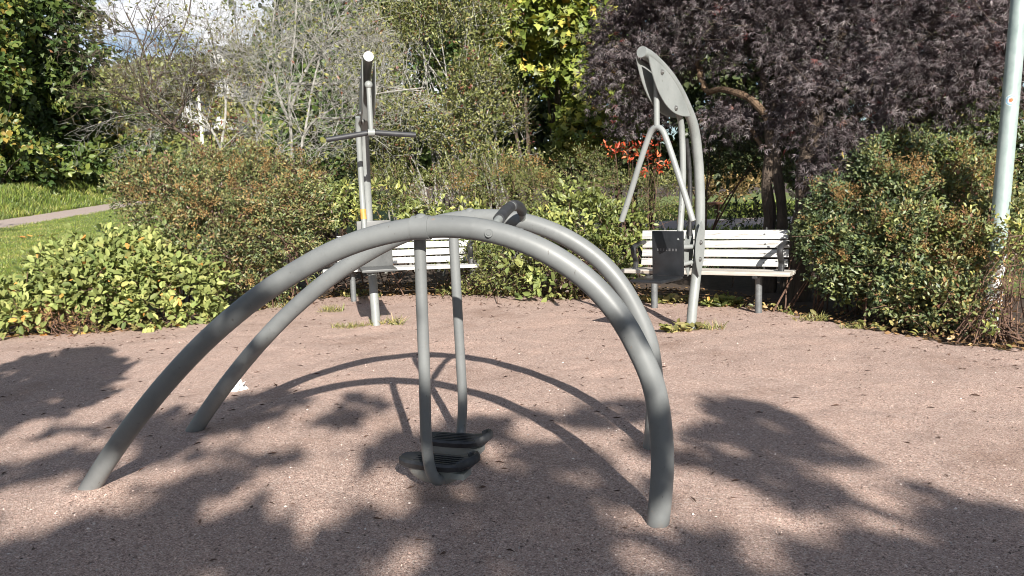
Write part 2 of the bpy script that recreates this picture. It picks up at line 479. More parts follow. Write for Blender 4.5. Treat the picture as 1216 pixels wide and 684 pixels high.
EDGE = np.array([(-12, 7.2), (-6.16, 7.34), (-5.0, 7.43), (-4.16, 7.4), (-3.54, 7.46), (-3.07, 7.75), (-2.74, 8.93), (-2.17, 9.5), (-1.33, 9.44), (-0.49, 9.22), (0.3, 8.74), (0.84, 8.34),
                 (1.52, 8.05), (2.13, 7.68), (2.5, 7.28), (2.66, 6.86), (2.78, 6.44), (2.94, 6.03), (3.19, 5.52), (3.53, 5.24), (3.84, 5.0), (8, 3.6)])
def edge(x): return np.interp(x, EDGE[:, 0], EDGE[:, 1])

_rd = np.random.default_rng(77)
DENTS = np.stack([-3.6 + 7.4 * _rd.random(260), 2.0 + 5.5 * _rd.random(260), .05 + .09 * _rd.random(260), .002 + .008 * _rd.random(260), _rd.random(260) * 3.14], 1)
FEET = [(-1.888, 3.239), (.498, 2.687), (-1.735, 4.05), (.65, 3.52), (-1.294, 7.206), (1.501, 6.453)]
def relief(X, Y):
    Z = .006 * (np.sin(X * 9 + 2 * np.sin(Y * 5)) * np.sin(Y * 8 + 1.5 * np.sin(X * 6)) * .6 + .3 * np.sin(X * 23 + Y * 11) * np.sin(Y * 19 - X * 7))
    for x, y, r_, d_, a_ in DENTS:                       # scuffs and footprints
        u_ = (X - x) * math.cos(a_) + (Y - y) * math.sin(a_); v_ = -(X - x) * math.sin(a_) + (Y - y) * math.cos(a_)
        q = (u_ / (r_ * 1.7)) ** 2 + (v_ / r_) ** 2
        Z = Z - d_ * np.exp(-q) * (1 - 1.1 * np.clip(q - .9, 0, 1) * np.exp(-(q - .9)))
    for x, y, r_, d_ in ((-.31, 3.10, .30, .022), (-.27, 3.50, .28, .016)):     # worn hollows below the pedals
        Z = Z - d_ * np.exp(-((X - x) / r_) ** 2 - ((Y - y) / (r_ * .5)) ** 2)
    for x, y in FEET:                                    # gravel heaped round the post feet
        q = np.hypot(X - x, Y - y)
        Z = Z + .012 * np.exp(-((q - .07) / .07) ** 2)
    return Z

def sheet(name, xs, ys, keep, mat, lift=0.0, micro=0.0):
    X, Y = np.meshgrid(xs, ys, indexing='ij')
    Z = terrain(X, Y) + lift
    if micro: Z = Z + relief(X, Y)
    if name == 'ground': Z = Z - .10 * sstep(.35, .95, edge(X) - Y)      # soil lies deeper under the gravel bed
    nx, ny = X.shape
    V = np.stack([X, Y, Z], -1).reshape(-1, 3)
    i, j = np.meshgrid(np.arange(nx - 1), np.arange(ny - 1), indexing='ij')
    i, j = i.ravel(), j.ravel()
    q = np.stack([i * ny + j, (i + 1) * ny + j, (i + 1) * ny + j + 1, i * ny + j + 1], 1)
    if keep is not None:
        cx, cy = V[q, 0].mean(1), V[q, 1].mean(1)
        q = q[keep(cx, cy)]
        used = np.unique(q)
        mp_ = np.zeros(len(V), int); mp_[used] = np.arange(len(used))
        V, q = V[used], mp_[q]
    o = link(name, np_mesh(name, V, [q], True), mat)
    return tag(o, kind='structure')

def spaced(*segs):
    return np.unique(np.concatenate([np.arange(a, b + 1e-6, s) for a, b, s in segs]).round(4))

sheet('ground', spaced((-150, -20, 10), (-20, 20, .5), (20, 150, 10)), spaced((-40, -6, 4), (-6, 40, .5), (40, 240, 10)), None, M['soil'])
gx = spaced((-14, -6.2, .4), (-6.2, 4.6, .035), (4.6, 9, .4))
gy = spaced((-12, 1.2, .4), (1.2, 10, .035))
def keep_gravel(x, y):
    e = edge(x) + .05 * np.sin(x * 9) + .035 * np.sin(x * 23 + 1) + .03 * np.sin(x * 47)
    return y < e + .04
sheet('gravel_ground', gx, gy, keep_gravel, M['gravel'], .018, .004)
def keep_lawn(x, y):
    left = (x < -4.3 - .25 * np.sin(y * 1.3)) & (y > 8.8 + .2 * np.sin(x * 2.0)) & ~((x > -16.35) & (x < -14.45))
    right = ((x > .6) & (y > 15) & ~((y > 19.5) & (y < 23.5))) | ((x > 5.2 + .25 * np.sin(y * 1.5)) & (y > 2) & (y <= 15))
    return left | right
sheet('lawn', spaced((-60, -25, 3), (-25, 20, .35), (20, 45, 3)), spaced((2, 46, .35)), keep_lawn, M['lawn'], .012)
def keep_path(x, y):
    w = .10 * np.sin(y * 1.7) + .07 * np.sin(y * 4.3 + 1) + .05 * np.sin(y * 9.1)
    return (x > -16.45 + w) & (x < -14.35 + .8 * w + .05 * np.sin(y * 6))
sheet('path', spaced((-16.9, -14.0, .07)), spaced((4, 48, .15)), keep_path, M['path'], .018)
o = sheet('path', spaced((.5, 30, .5)), spaced((19.3, 23.7, .4)), None, M['path'], .016)

# ------------------------------------------------------------------ leaves
TMPL = {
    'diamond': (np.array([(0, 0, 0), (.45, .5, .12), (1, 0, 0), (.45, -.5, .12)]), [(0, 2, 1), (0, 3, 2)]),
    'oval': (np.array([(0, 0, 0), (.28, .44, .10), (.72, .40, .10), (1, 0, -.08), (.72, -.40, .10), (.28, -.44, .10), (.5, 0, 0)]),
             [(0, 6, 1), (1, 6, 2), (2, 6, 3), (0, 5, 6), (5, 4, 6), (4, 3, 6)]),
}
def _star(angs, lens, w, droop):
    V, T = [], []
    for a, l in zip(angs, lens):
        c, s = math.cos(a), math.sin(a)
        k = len(V)
        V += [(0, 0, 0), (c * l * .45 - s * w, s * l * .45 + c * w, .03), (c * l, s * l, -droop * l), (c * l * .45 + s * w, s * l * .45 - c * w, .03)]
        T += [(k, k + 2, k + 1), (k, k + 3, k + 2)]
    return np.array(V, float), T
TMPL['star'] = _star([R(-80), R(-40), 0, R(40), R(80)], [.7, .9, 1, .9, .7], .055, .3)
_pm = [(0, 0), (.05, .25), (-.12, .50), (.28, .34), (.36, .56), (.55, .28), (1.0, 0), (.55, -.28), (.36, -.56), (.28, -.34), (-.12, -.50), (.05, -.25)]
TMPL['palmate'] = (np.array([(x, y, .10 * abs(y) - .10 * x * x) for x, y in _pm]),
                   [(0, 2, 1), (0, 3, 2), (0, 4, 3), (0, 5, 4), (0, 6, 5), (0, 7, 6), (0, 8, 7), (0, 9, 8), (0, 10, 9), (0, 11, 10)])
TMPL['blade'] = (np.array([(0, .5, 0), (0, -.5, 0), (.55, -.4, .1), (.55, .4, .1), (1, 0, -.05)]), [(0, 1, 2), (0, 2, 3), (3, 2, 4)])

def leaf_mesh(name, pos, a, n, L, W, kind, hue, val):
    TV, TT = TMPL[kind]
    a = unit(a)
    n = unit(n - a * (n * a).sum(-1, keepdims=True))
    b = np.cross(n, a)
    L, W = np.broadcast_to(L, (len(pos),)), np.broadcast_to(W, (len(pos),))
    V = (pos[:, None] + a[:, None] * (TV[:, 0][None, :, None] * L[:, None, None]) + b[:, None] * (TV[:, 1][None, :, None] * W[:, None, None])
         + n[:, None] * (TV[:, 2][None, :, None] * L[:, None, None]))
    k = len(TV)
    F = np.asarray(TT)[None] + (np.arange(len(pos)) * k)[:, None, None]
    t = np.repeat(np.stack([hue, val, rng.random(len(pos))], 1), k, 0)
    return np_mesh(name, V.reshape(-1, 3), [F.reshape(-1, 3)], False, t)

def gap_noise(P, f, seed):
    r = np.random.default_rng(seed)
    s = 0
    for k in range(5):
        d = r.normal(size=3) * f * (1 + .5 * k)
        s = s + np.sin(P @ d + r.random() * 6.28) / (1 + .4 * k)
    return s / 2.2

def clump_spots(blobs, n, seed, gap=0.0, gf=3.0, shell=.55, front=.5):
    """blobs: rows (x,y,z,rx,ry,rz). Random spots near the skins of the ellipsoids, with gaps."""
    r = np.random.default_rng(seed)
    B = np.array(blobs, float)
    area = (B[:, 3] * B[:, 5] + .5 * B[:, 4] * B[:, 5] + .5 * B[:, 3] * B[:, 4])
    P, O = [], []
    got = 0
    while got < n:
        k = r.choice(len(B), size=n, p=area / area.sum())
        d = unit(r.normal(size=(n, 3)))
        flip = (d[:, 1] > 0) & (r.random(n) < front)
        d[flip, 1] *= -1
        d[(d[:, 2] < -.6), 2] *= -1
        rad = 1 - shell * r.random(n) ** 1.6
        rad = rad + r.normal(size=n) * .06
        lump = gap_noise(B[k, :3] + d * B[k, 3:], gf * .8, seed + 3)
        rad = rad * (1 + .30 * lump)
        wild = r.random(n) < .07
        rad = np.where(wild, rad + .10 + .25 * r.random(n), rad)
        p = B[k, :3] + d * B[k, 3:] * rad[:, None]
        o = unit(d / B[k, 3:])
        ok = p[:, 2] > terrain(p[:, 0], p[:, 1]) + .02
        if gap:
            ok &= gap_noise(p, gf, seed) > -1.1 + gap + .35 * (r.random(n) - .5)
        P.append(p[ok]); O.append(o[ok]); got += ok.sum()
    return np.vstack(P)[:n], np.vstack(O)[:n]

def spray(P, O, per, length, spread, L, seed, droop=0.0, up=.35, hue_sd=.18, hue_mid=.45, flat=.6):
    """Turns each spot into a short twig carrying leaves."""
    r = np.random.default_rng(seed + 1)
    n = len(P)
    d = unit(O * .7 + r.normal(size=(n, 3)) * .55 + np.array([0, 0, up]))
    hue_c = np.clip(hue_mid + hue_sd * r.normal(size=n), 0, 1)
    val_c = r.random(n)
    s = r.random((n, per))
    side = unit(r.normal(size=(n, per, 3)))
    ln = length * (.6 + .8 * r.random(n))
    pos = P[:, None] + d[:, None] * (s * ln[:, None])[..., None] + side * (spread * r.random((n, per)) ** .7)[..., None]
    pos[..., 2] -= droop * length * (s ** 2)
    a = d[:, None] * .55 + side * .9 + r.normal(size=(n, per, 3)) * .35
    a[..., 2] -= droop * .8
    nn = np.array([.12, -.55, .85]) * flat + O[:, None] * .55 + r.normal(size=(n, per, 3)) * .5
    hue = np.clip(hue_c[:, None] + .13 * r.normal(size=(n, per)), 0, 1)
    val = np.clip(.5 * val_c[:, None] + .5 * r.random((n, per)), 0, 1)
    size = L * (.65 + .7 * r.random((n, per)))
    return pos.reshape(-1, 3), a.reshape(-1, 3), nn.reshape(-1, 3), size.ravel(), hue.ravel(), val.ravel(), d, ln

def bl(px, py, Y, rx, ry, dep):
    c = at(px, py, Y)
    return (*c, rx * Y / FPX, dep, ry * Y / FPX)

def branch_lines(start, d, length, rad, levels, seed, kids=4, wig=.25, upw=.15, shrink=.62, ang=.75, seg=6, droop=0):
    r = np.random.default_rng(seed)
    out = []
    def go(p, d, ln, ra, lv):
        pts = [p]
        dd = unit(d)
        for i in range(seg):
            dd = unit(dd + r.normal(size=3) * wig * .5 + np.array([0, 0, upw * .3 - droop * (lv < levels) * .3]))
            pts.append(pts[-1] + dd * ln / seg)
        pts = np.array(pts)
        rr = np.linspace(ra, ra * .45, seg + 1)
        out.append((pts, rr, lv))
        if lv > 0:
            for k in range(kids):
                t = .25 + .75 * (k + r.random()) / kids
                q = t * seg
                i = min(int(q), seg - 1)
                pp = pts[i] + (pts[i + 1] - pts[i]) * (q - i)
                ax = unit(pts[i + 1] - pts[i])
                v = r.normal(size=3)
                v = unit(v - ax * (v @ ax))
                go(pp, ax * (1 - ang * .45) + v * ang, ln * shrink * (.7 + .5 * r.random()) * (1.15 - .4 * t), max(rr[i] * .55, .0018), lv - 1)
    go(np.asarray(start, float), np.asarray(d, float), length, rad, levels)
    return out

def lines_geo(lines, geo=None, sides=(4, 4, 5, 7, 8)):
    g = geo or Geo()
    for pts, rr, lv in lines:
        g.tube(pts, rr, sides=sides[min(lv, 4)], caps=False)
    return g

def stems_for(base, tops, r0=.012, seed=0, n=12, spread=.25):
    """Stems fanning from the ground to spots inside the crown."""
    r = np.random.default_rng(seed)
    g = Geo()
    base = np.asarray(base, float)
    for k in range(min(n, len(tops))):
        t = tops[r.integers(len(tops))]
        b = base + np.array([r.normal() * spread, r.normal() * spread * .6, 0])
        b[2] = terrain(b[0], b[1]) - .03
        mid = (b + t) / 2 + np.array([r.normal() * .06, r.normal() * .06, .12 * abs(t[2] - b[2])])
        g.tube(smooth_line([b, mid, t], 8), np.linspace(r0, r0 * .3, 8), sides=5, caps=False)
    return g

def plant(name, label, cat, base, blobs, mat, clumps, per, L, ratio, kind='diamond', length=.12, spread=.05, seed=1, group=None, stem_mat='twig_brown', stems=12,
          stem_r=.012, stem_spread=.25, gap=.35, gf=3.0, shell=.55, crown='foliage', stem_name='stem', extra=(), twigs=.25, droop=0.0, up=.35, hue_mid=.45, hue_sd=.18, flat=.6, front=.5, leaf_parts=0):
    base = np.asarray([base[0], base[1], terrain(base[0], base[1])], float)
    root = empty(name, base, label, cat, group)
    def put(nm, me, mt):
        o = link(nm, me, mt, root)
        o.matrix_parent_inverse = Matrix.Translation(-Vector(base))
        return o
    P, O = clump_spots(blobs, clumps, seed, gap, gf, shell, front)
    pos, a, n, size, hue, val, d, ln = spray(P, O, per, length, spread, L, seed, droop, up, hue_sd, hue_mid, flat)
    if leaf_parts:
        # leaves that show largest are pieces of their own
        dist = np.linalg.norm(pos - np.array([0, 0, HCAM]), axis=1)
        out_ = np.repeat((O * unit(np.array([0, -1, .4]))).sum(1), per)
        score = size / dist * (out_ > .55)
        pick = np.argsort(-score)[:leaf_parts]
        variants = []
        for v in range(6):
            variants.append(leaf_mesh('leaf', np.zeros((1, 3)), np.array([[1., 0, 0]]), np.array([[0, 0, 1.]]), np.array([1.0]), np.array([ratio]), kind, np.array([.25 + .11 * v]), np.array([.3 + .12 * ((v * 3) % 6)])))
            variants[-1].materials.append(M[mat])
        for i in pick:
            ax = unit(a[i]); nn = unit(n[i] - ax * (n[i] @ ax)); bb = np.cross(nn, ax)
            o = bpy.data.objects.new('leaf', variants[int(rng.integers(6))])
            mm = Matrix([[ax[q] * size[i], bb[q] * size[i], nn[q] * size[i]] for q in range(3)]).to_4x4()
            mm.translation = Vector(pos[i]) - Vector(base)
            o.matrix_local = mm
            o.parent = root
            COL.objects.link(o)
        msk = np.ones(len(pos), bool); msk[pick] = False
        pos, a, n, size, hue, val = pos[msk], a[msk], n[msk], size[msk], hue[msk], val[msk]
    f = put(crown, leaf_mesh(crown, pos, a, n, size, size * ratio, kind, hue, val), M[mat])
    if leaf_parts: f['kind'] = 'stuff'
    g = stems_for(base, P, stem_r, seed + 5, stems, stem_spread) if stems else Geo()
    k = int(len(P) * twigs)
    rr = np.random.default_rng(seed + 9)
    for i in rr.choice(len(P), k, replace=False):
        g.tube(np.array([P[i] - d[i] * ln[i] * .7, P[i] + d[i] * ln[i] * .9 - np.array([0, 0, droop * length * .5])]), [.004, .0018], sides=3, caps=False)
    if g.n: put(stem_name, g.mesh(stem_name), M[stem_mat])
    for (nm, blobs2, mat2, cl2, per2, L2, ra2, kind2, len2, spr2, sd2) in extra:
        P2, O2 = clump_spots(blobs2, cl2, sd2, 0.2, gf, .35, .6)
        q = spray(P2, O2, per2, len2, spr2, L2, sd2, 0, .5)
        put(nm, leaf_mesh(nm, q[0], q[1], q[2], q[3], q[3] * ra2, kind2, q[4], q[5]), M[mat2])
    return root

# ------------------------------------------------------------------ air walker (two arches, two swinging pedals)
A0 = np.array([-1.888, 3.239, 0.0])                   # left foot of the near arch
AT = unit(np.array([.974, -.223, 0]))                 # along the arches
AN = np.array([.223, .974, 0])                        # from the near arch to the far one
ARCH = [(-.05, -.075), (0, 0), (.105, .133), (.215, .262), (.358, .415), (.503, .556), (.671, .701), (.881, .853), (1.061, .957), (1.233, 1.04), (1.398, 1.093), (1.556, 1.121), (1.698, 1.127),
        (1.81, 1.116), (1.92, 1.090), (2.064, 1.030), (2.203, .936), (2.272, .866), (2.339, .778), (2.38, .697), (2.443, .555), (2.464, .413), (2.473, .297), (2.466, .15), (2.449, 0), (2.437, -.08)]
def arch_pt(s, z, d=0.0): return A0 + AT * s + AN * d + np.array([0, 0, z])
def arch_line(d, ds=0.0):
    P = np.array([arch_pt(s + ds, z, d) for s, z in ARCH])
    Q = smooth_line(P, 110)
    for _ in range(5): Q[1:-1] = .25 * Q[:-2] + .5 * Q[1:-1] + .25 * Q[2:]
    return Q
SEP = .83
walker = empty('air_walker', A0, 'grey outdoor air walker of two tall arched tubes with swinging black foot pedals', 'exercise machine')
def wput(g, name, mat, parent=None, angle=35):
    o = link(name, g.mesh(name, True, angle), M[mat], parent or walker)
    if not parent: o.matrix_parent_inverse = Matrix.Translation(-Vector(A0))
    return o
for d, ds in ((0, 0), (SEP, -.058)):
    g = Geo(); g.tube(arch_line(d, ds), .0415, sides=28)
    tube_o = wput(g, 'arch_tube', 'tube')
    # clamp ring with a domed cap over the rod's pivot
    c = arch_pt(1.60 if d == 0 else 1.555, 1.124 if d == 0 else 1.121, d)
    g = Geo(); g.tube(np.array([c - AT * .034, c + AT * .034]), .0455, sides=24); g.ball(c + np.array([0, 0, .026]), .030, 3, (1, 1, .9))
    h = wput(g, 'pivot_cap', 'tube')
# cap plug and weld ring on the near arch's face
c = arch_pt(1.868, 1.100, -.041)
g = Geo(); g.tube(np.array([c + AN * .012, c - AN * .004]), [.0165, .0150], sides=22); g.tube(np.array([c, c - AN * .0065]), [.009, .008], sides=14)
wput(g, 'cap_plug', 'tube')
for s, z in ((1.80, 1.1165), (1.965, 1.073)):
    c = arch_pt(s, z, 0); c2 = arch_pt(s + .012, z - .0035, 0)
    g = Geo(); g.tube(np.array([c, c2]), .0422, sides=28, caps=False)
    wput(g, 'weld_ring', 'tube')
def swing(pts, pedal_c, pivot, yaw, side):
    """rod from the arch to the pedal, with its foot bracket and the pedal"""
    g = Geo(); L = smooth_line(pts, 50); g.tube(L, .0232, sides=20)
    rod = wput(g, 'swing_rod', 'tube')
    g = Geo(); g.tube(np.array([pivot, pts[0]]), .017, sides=14)
    wput(g, 'pivot_pin', 'tube', rod)
    ca, sa = math.cos(yaw), math.sin(yaw)
    X = unit(AT * ca + AN * sa); Y = unit(AN * ca - AT * sa); Z = np.array([0, 0, 1.0])
    ax = np.array([X, Y, Z])
    # shaped foot plate: pointed heel at the left, raised toe loop at the right
    bm = bmesh.new()
    prof = [(-.178, .012, .0), (-.165, .040, .002), (-.12, .066, .0), (-.03, .074, -.003), (.07, .072, -.002), (.125, .066, .004), (.152, .055, .012)]
    rings = []
    for x, w, z in prof:
        ring = []
        for yy, zz in ((-w, .006), (-w * .86, .013), (-w * .5, .009), (w * .5, .009), (w * .86, .013), (w, .006), (w * .9, -.016), (w * .4, -.020), (-w * .4, -.020), (-w * .9, -.016)):
            ring.append(bm.verts.new((x, yy, zz + z)))
        rings.append(ring)
    for a_, b_ in zip(rings, rings[1:]):
        for k in range(10): bm.faces.new((a_[k], b_[k], b_[(k + 1) % 10], a_[(k + 1) % 10]))
    bm.faces.new(rings[0]); bm.faces.new(rings[-1][::-1])
    bmesh.ops.recalc_face_normals(bm, faces=bm.faces[:])
    g = Geo(); g.bm(bm, pedal_c, ax)
    ped = wput(g, 'pedal', 'rubber', angle=50)
    g = Geo()
    for yy in (-.044, -.022, 0, .022, .044):
        g.box(pedal_c + X * -.005 + Y * yy + Z * .010, (.10, .0035, .0022), ax, .001)
    wput(g, 'grip_ridge', 'rubber', ped)
    lp = smooth_line([pedal_c + X * .118 - Y * .058 + Z * .010, pedal_c + X * .148 - Y * .052 + Z * .024, pedal_c + X * .166 - Y * .02 + Z * .028,
                      pedal_c + X * .166 + Y * .02 + Z * .028, pedal_c + X * .148 + Y * .052 + Z * .024, pedal_c + X * .118 + Y * .058 + Z * .010], 30)
    g = Geo(); g.tube(lp, .015, sides=10, flat=(1.25, .8))
    wput(g, 'toe_loop', 'rubber', ped)
    # cupped bracket under the pedal
    bm = bmesh.new()
    bmesh.ops.create_uvsphere(bm, u_segments=24, v_segments=12, radius=1)
    for v in list(bm.verts):
        if v.co.z > .05: v.co.z = .05
        v.co = Vector((v.co.x * .128, v.co.y * .056, v.co.z * .072))
    g = Geo(); g.bm(bm, pedal_c - X * .015 - Z * .024, ax)
    g.box(pedal_c + X * .055 - Z * .042, (.075, .040, .014), ax, .006)
    wput(g, 'foot_bracket', 'tube2')
pv = arch_pt(1.60, 1.112, 0)
top = np.array([-.347, 2.974, 1.112])
swing([top, (-.352, 2.975, .86), (-.356, 2.976, .547), (-.362, 2.978, .30), (-.355, 2.980, .17), (-.335, 2.998, .105), (-.318, 3.045, .088)],
      np.array([-.328, 3.085, .148]), pv, R(-8), -1)
pv = arch_pt(1.555, 1.11, SEP)
top = np.array([-.266, 3.621, 1.11])
swing([top, (-.262, 3.62, .77), (-.257, 3.62, .40), (-.256, 3.62, .26), (-.264, 3.618, .15), (-.272, 3.592, .082), (-.272, 3.545, .066)],
      np.array([-.287, 3.505, .103]), pv, R(-3), 1)
# arched handle between the arches with two rubber grips
hp = [arch_pt(1.882, 1.112, 0.0), arch_pt(1.877, 1.134, 0.05), arch_pt(1.864, 1.157, 0.2), arch_pt(1.852, 1.177, 0.36), arch_pt(1.842, 1.186, 0.5), arch_pt(1.834, 1.178, 0.64), arch_pt(1.825, 1.149, 0.75), arch_pt(1.808, 1.091, 0.83)]
hl = smooth_line(hp, 60)
g = Geo(); g.tube(hl, .0165, sides=14); hd = wput(g, 'handle_bar', 'tube2')
g = Geo(); g.tube(hl[7:29], .0225, sides=18); wput(g, 'rubber_grip', 'rubber', hd)
g = Geo(); g.tube(hl[32:53], .0225, sides=18); wput(g, 'rubber_grip', 'rubber', hd)

# ------------------------------------------------------------------ the two seated machines
PROF = [(.015, -.08), (0, 0), (-.035, .2), (-.095, .44), (-.155, .69), (-.178, .86), (-.184, 1.02), (-.180, 1.19), (-.150, 1.46), (-.075, 1.72), (.08, 1.905), (.235, 2.035), (.42, 2.14), (.62, 2.215), (.735, 2.235)]
def machine(name, base, u, zs, label, post_mat, seat_mat, seat):
    base = np.array([base[0], base[1], float(terrain(*base))])
    u = unit(np.array([u[0], u[1], 0.])); n = np.array([-u[1], u[0], 0.]); Z = np.array([0, 0, 1.])
    root = empty(name, base, label, 'exercise machine')
    def p(t, z, o=0.0): return base + u * t + Z * z * zs + n * o
    def put(g, nm, mat, parent=None, angle=35):
        o = link(nm, g.mesh(nm, True, angle), M[mat], parent or root)
        if not parent: o.matrix_parent_inverse = Matrix.Translation(-Vector(base))
        return o
    line = smooth_line([p(*q) for q in PROF], 90)
    g = Geo(); g.tube(line, .0415, sides=24)
    post = put(g, 'post', post_mat)
    e = line[-1]; d = unit(line[-1] - line[-2])
    g = Geo(); g.tube(np.array([e - d * .012, e + d * .007]), [.044, .042], sides=24)
    put(g, 'end_cap', post_mat, post)
    ax = np.array([u, Z, n])
    def lens(P, Q, wa, wb):
        """lens outline between two tips; wa, wb bulge to either side"""
        P, Q = np.array(P), np.array(Q)
        v = Q - P; L = np.linalg.norm(v); t = v / L; w = np.array([-t[1], t[0]])
        x = np.linspace(0, 1, 15)
        up_ = [P + v * a + w * wa * (1 - (2 * a - 1) ** 2) for a in x]
        dn = [P + v * a - w * wb * (1 - (2 * a - 1) ** 2) for a in x[::-1]]
        o = up_ + dn[1:-1]
        return [(a, b * zs) for a, b in o]
    hd_ = lens((.735, 2.205), (.085, 1.795), .155, .075)
    lo_ = lens((-.105, .945), (-.055, .475), .085, .075)
    for s in (1, -1):
        for out_, nm, bolts in ((hd_, 'head_plate', ((.545, 2.10), (.335, 1.845))), (lo_, 'bracket_plate', ((-.075, .765), (-.062, .625)))):
            g = Geo(); g.prism(out_, .009, base + n * s * .052, ax, .002)
            pl = put(g, nm, post_mat, None, 30)
            for bt in bolts:
                c = p(bt[0], bt[1], s * .056)
                g = Geo(); g.tube(np.array([c, c + n * s * .010]), [.021, .018], sides=18); g.ball(c + n * s * .008, .013, 2)
                put(g, 'bolt', 'bolt', pl)
    # seat and backrest
    tb, n0, z0, w, hgt, dp = seat
    g = Geo(); g.box(base + u * (tb - .004) + n * n0 + Z * (z0 + hgt / 2 + .006), (.011, w / 2, hgt / 2), np.array([u, n, Z]), .006)
    back = put(g, 'backrest', seat_mat)
    g = Geo(); g.box(base + u * (tb + dp / 2 + .008) + n * n0 + Z * (z0 - .004), (dp / 2, w / 2, .012), np.array([u, n, Z]), .007)
    st = put(g, 'seat', seat_mat)
    g = Geo()
    for a, b, c_ in (((-.04, .73, -.0), (tb - .03, .74, n0 + .05), .02), ((-.04, .60, 0), (tb - .03, .585, n0 + .05), .018)):
        q0 = p(a[0], a[1], 0); q1 = base + u * b[0] + n * b[2] + Z * b[1] * zs
        g = Geo(); g.tube(np.array([q0, q1]), c_, sides=12); put(g, 'seat_arm', post_mat)
    # lever from the head down to the seat
    lo = -.07 if zs > 1 else 0
    g = Geo(); g.tube(smooth_line([p(.19, 1.83, lo), p(.135, 1.70, lo), p(.115, 1.33, lo), p(.145, 1.05, lo), p(.185, .80, lo)], 30), .0255, sides=16)
    lv = put(g, 'lever_tube', post_mat)
    lv_line = smooth_line([p(.19, 1.83, lo), p(.135, 1.70, lo), p(.115, 1.33, lo), p(.145, 1.05, lo), p(.185, .80, lo)], 120)
    if zs == 1.0:  # rear tube in shade; that shade is put into its black colour
        g = Geo(); g.tube(smooth_line([p(.04, 1.62, -.01), p(-.03, 1.40, -.02), p(-.045, 1.1, -.02), p(-.03, .82, -.02)], 20), .019, sides=12)
        put(g, 'dark_rear_tube', 'iron')
    return root, p, put, base, u, n, Z, lv, lv_line

root, p, put, base, u, n, Z, lv, lv_line = machine('chest_press_machine', (1.501, 6.453), (-.65, -.76), 1.0,
    'pale grey seated exercise machine with hanging forked handle and black backrest', 'tube2', 'plate', (.20, -.10, .50, .285, .37, .35))
g = Geo(); g.tube(np.array([p(.53, 2.08), p(.53, 1.705)]), .023, sides=16); stem = put(g, 'handle_stem', 'tube2')
g = Geo(); g.tube(smooth_line([p(.53, .975, -.333), p(.53, 1.17, -.255), p(.53, 1.387, -.172), p(.53, 1.57, -.098), p(.53, 1.665, -.052), p(.53, 1.698, 0), p(.53, 1.665, .050), p(.53, 1.57, .093), p(.53, 1.371, .165), p(.53, 1.17, .236), p(.53, .975, .300)], 60), .0235, sides=16)
put(g, 'forked_handle', 'tube2')
# faint worn print on the backrest face
for k, (dx, w_, h_) in enumerate(((-.085, .007, .020), (-.058, .006, .020), (-.032, .007, .022), (-.006, .006, .020), (.022, .008, .022), (.052, .007, .020), (.082, .006, .022))):
    g = Geo(); g.box(base + u * .2085 + n * (-.10 + dx) + Z * .722, (.0012, w_, h_ / 2), np.array([u, n, Z]))
    put(g, 'worn_print', 'print', [c for c in root.children if c.name.startswith('backrest')][0])

root, p, put, base, u, n, Z, lv, lv_line = machine('pull_down_machine', (-1.294, 7.206), (math.sin(R(15)), -math.cos(R(15))), 1.06,
    'tall grey seated exercise machine with straight overhead pull bar and orange band on lever', 'tube2', 'plate_grey', (.12, .02, .59, .31, .42, .34))
q0, q1 = p(.60, 2.04), p(.60, 1.672)
g = Geo(); g.ball(q0, .036); g.tube(np.array([q0, q1]), .021, sides=16); put(g, 'handle_stem', 'tube2')
g = Geo(); g.tube(np.array([q1 - n * .028 - Z * .002, q1 + n * .028 - Z * .002]), .029, sides=18); put(g, 'bar_joint', 'tube2')
for s, dz in ((-1, -.055), (1, -.028)):
    e = q1 + n * s * .37 + Z * dz
    g = Geo(); g.tube(np.array([q1, e]), .0175, sides=14); bar = put(g, 'pull_bar', 'iron')
    g = Geo(); g.tube(np.array([q1 + (e - q1) * .10, e + (e - q1) * .01]), .0225, sides=16); put(g, 'rubber_grip', 'rubber', bar)
zz_ = lv_line[:, 2] - base[2]
g = Geo(); g.tube(lv_line[(zz_ > 1.03) & (zz_ < 1.125)], .0272, sides=18); put(g, 'orange_band', 'orange', lv)
c = p(.10, 1.80, -.03)
g = Geo(); g.ball(c, .03); put(g, 'knuckle', 'bolt', lv)

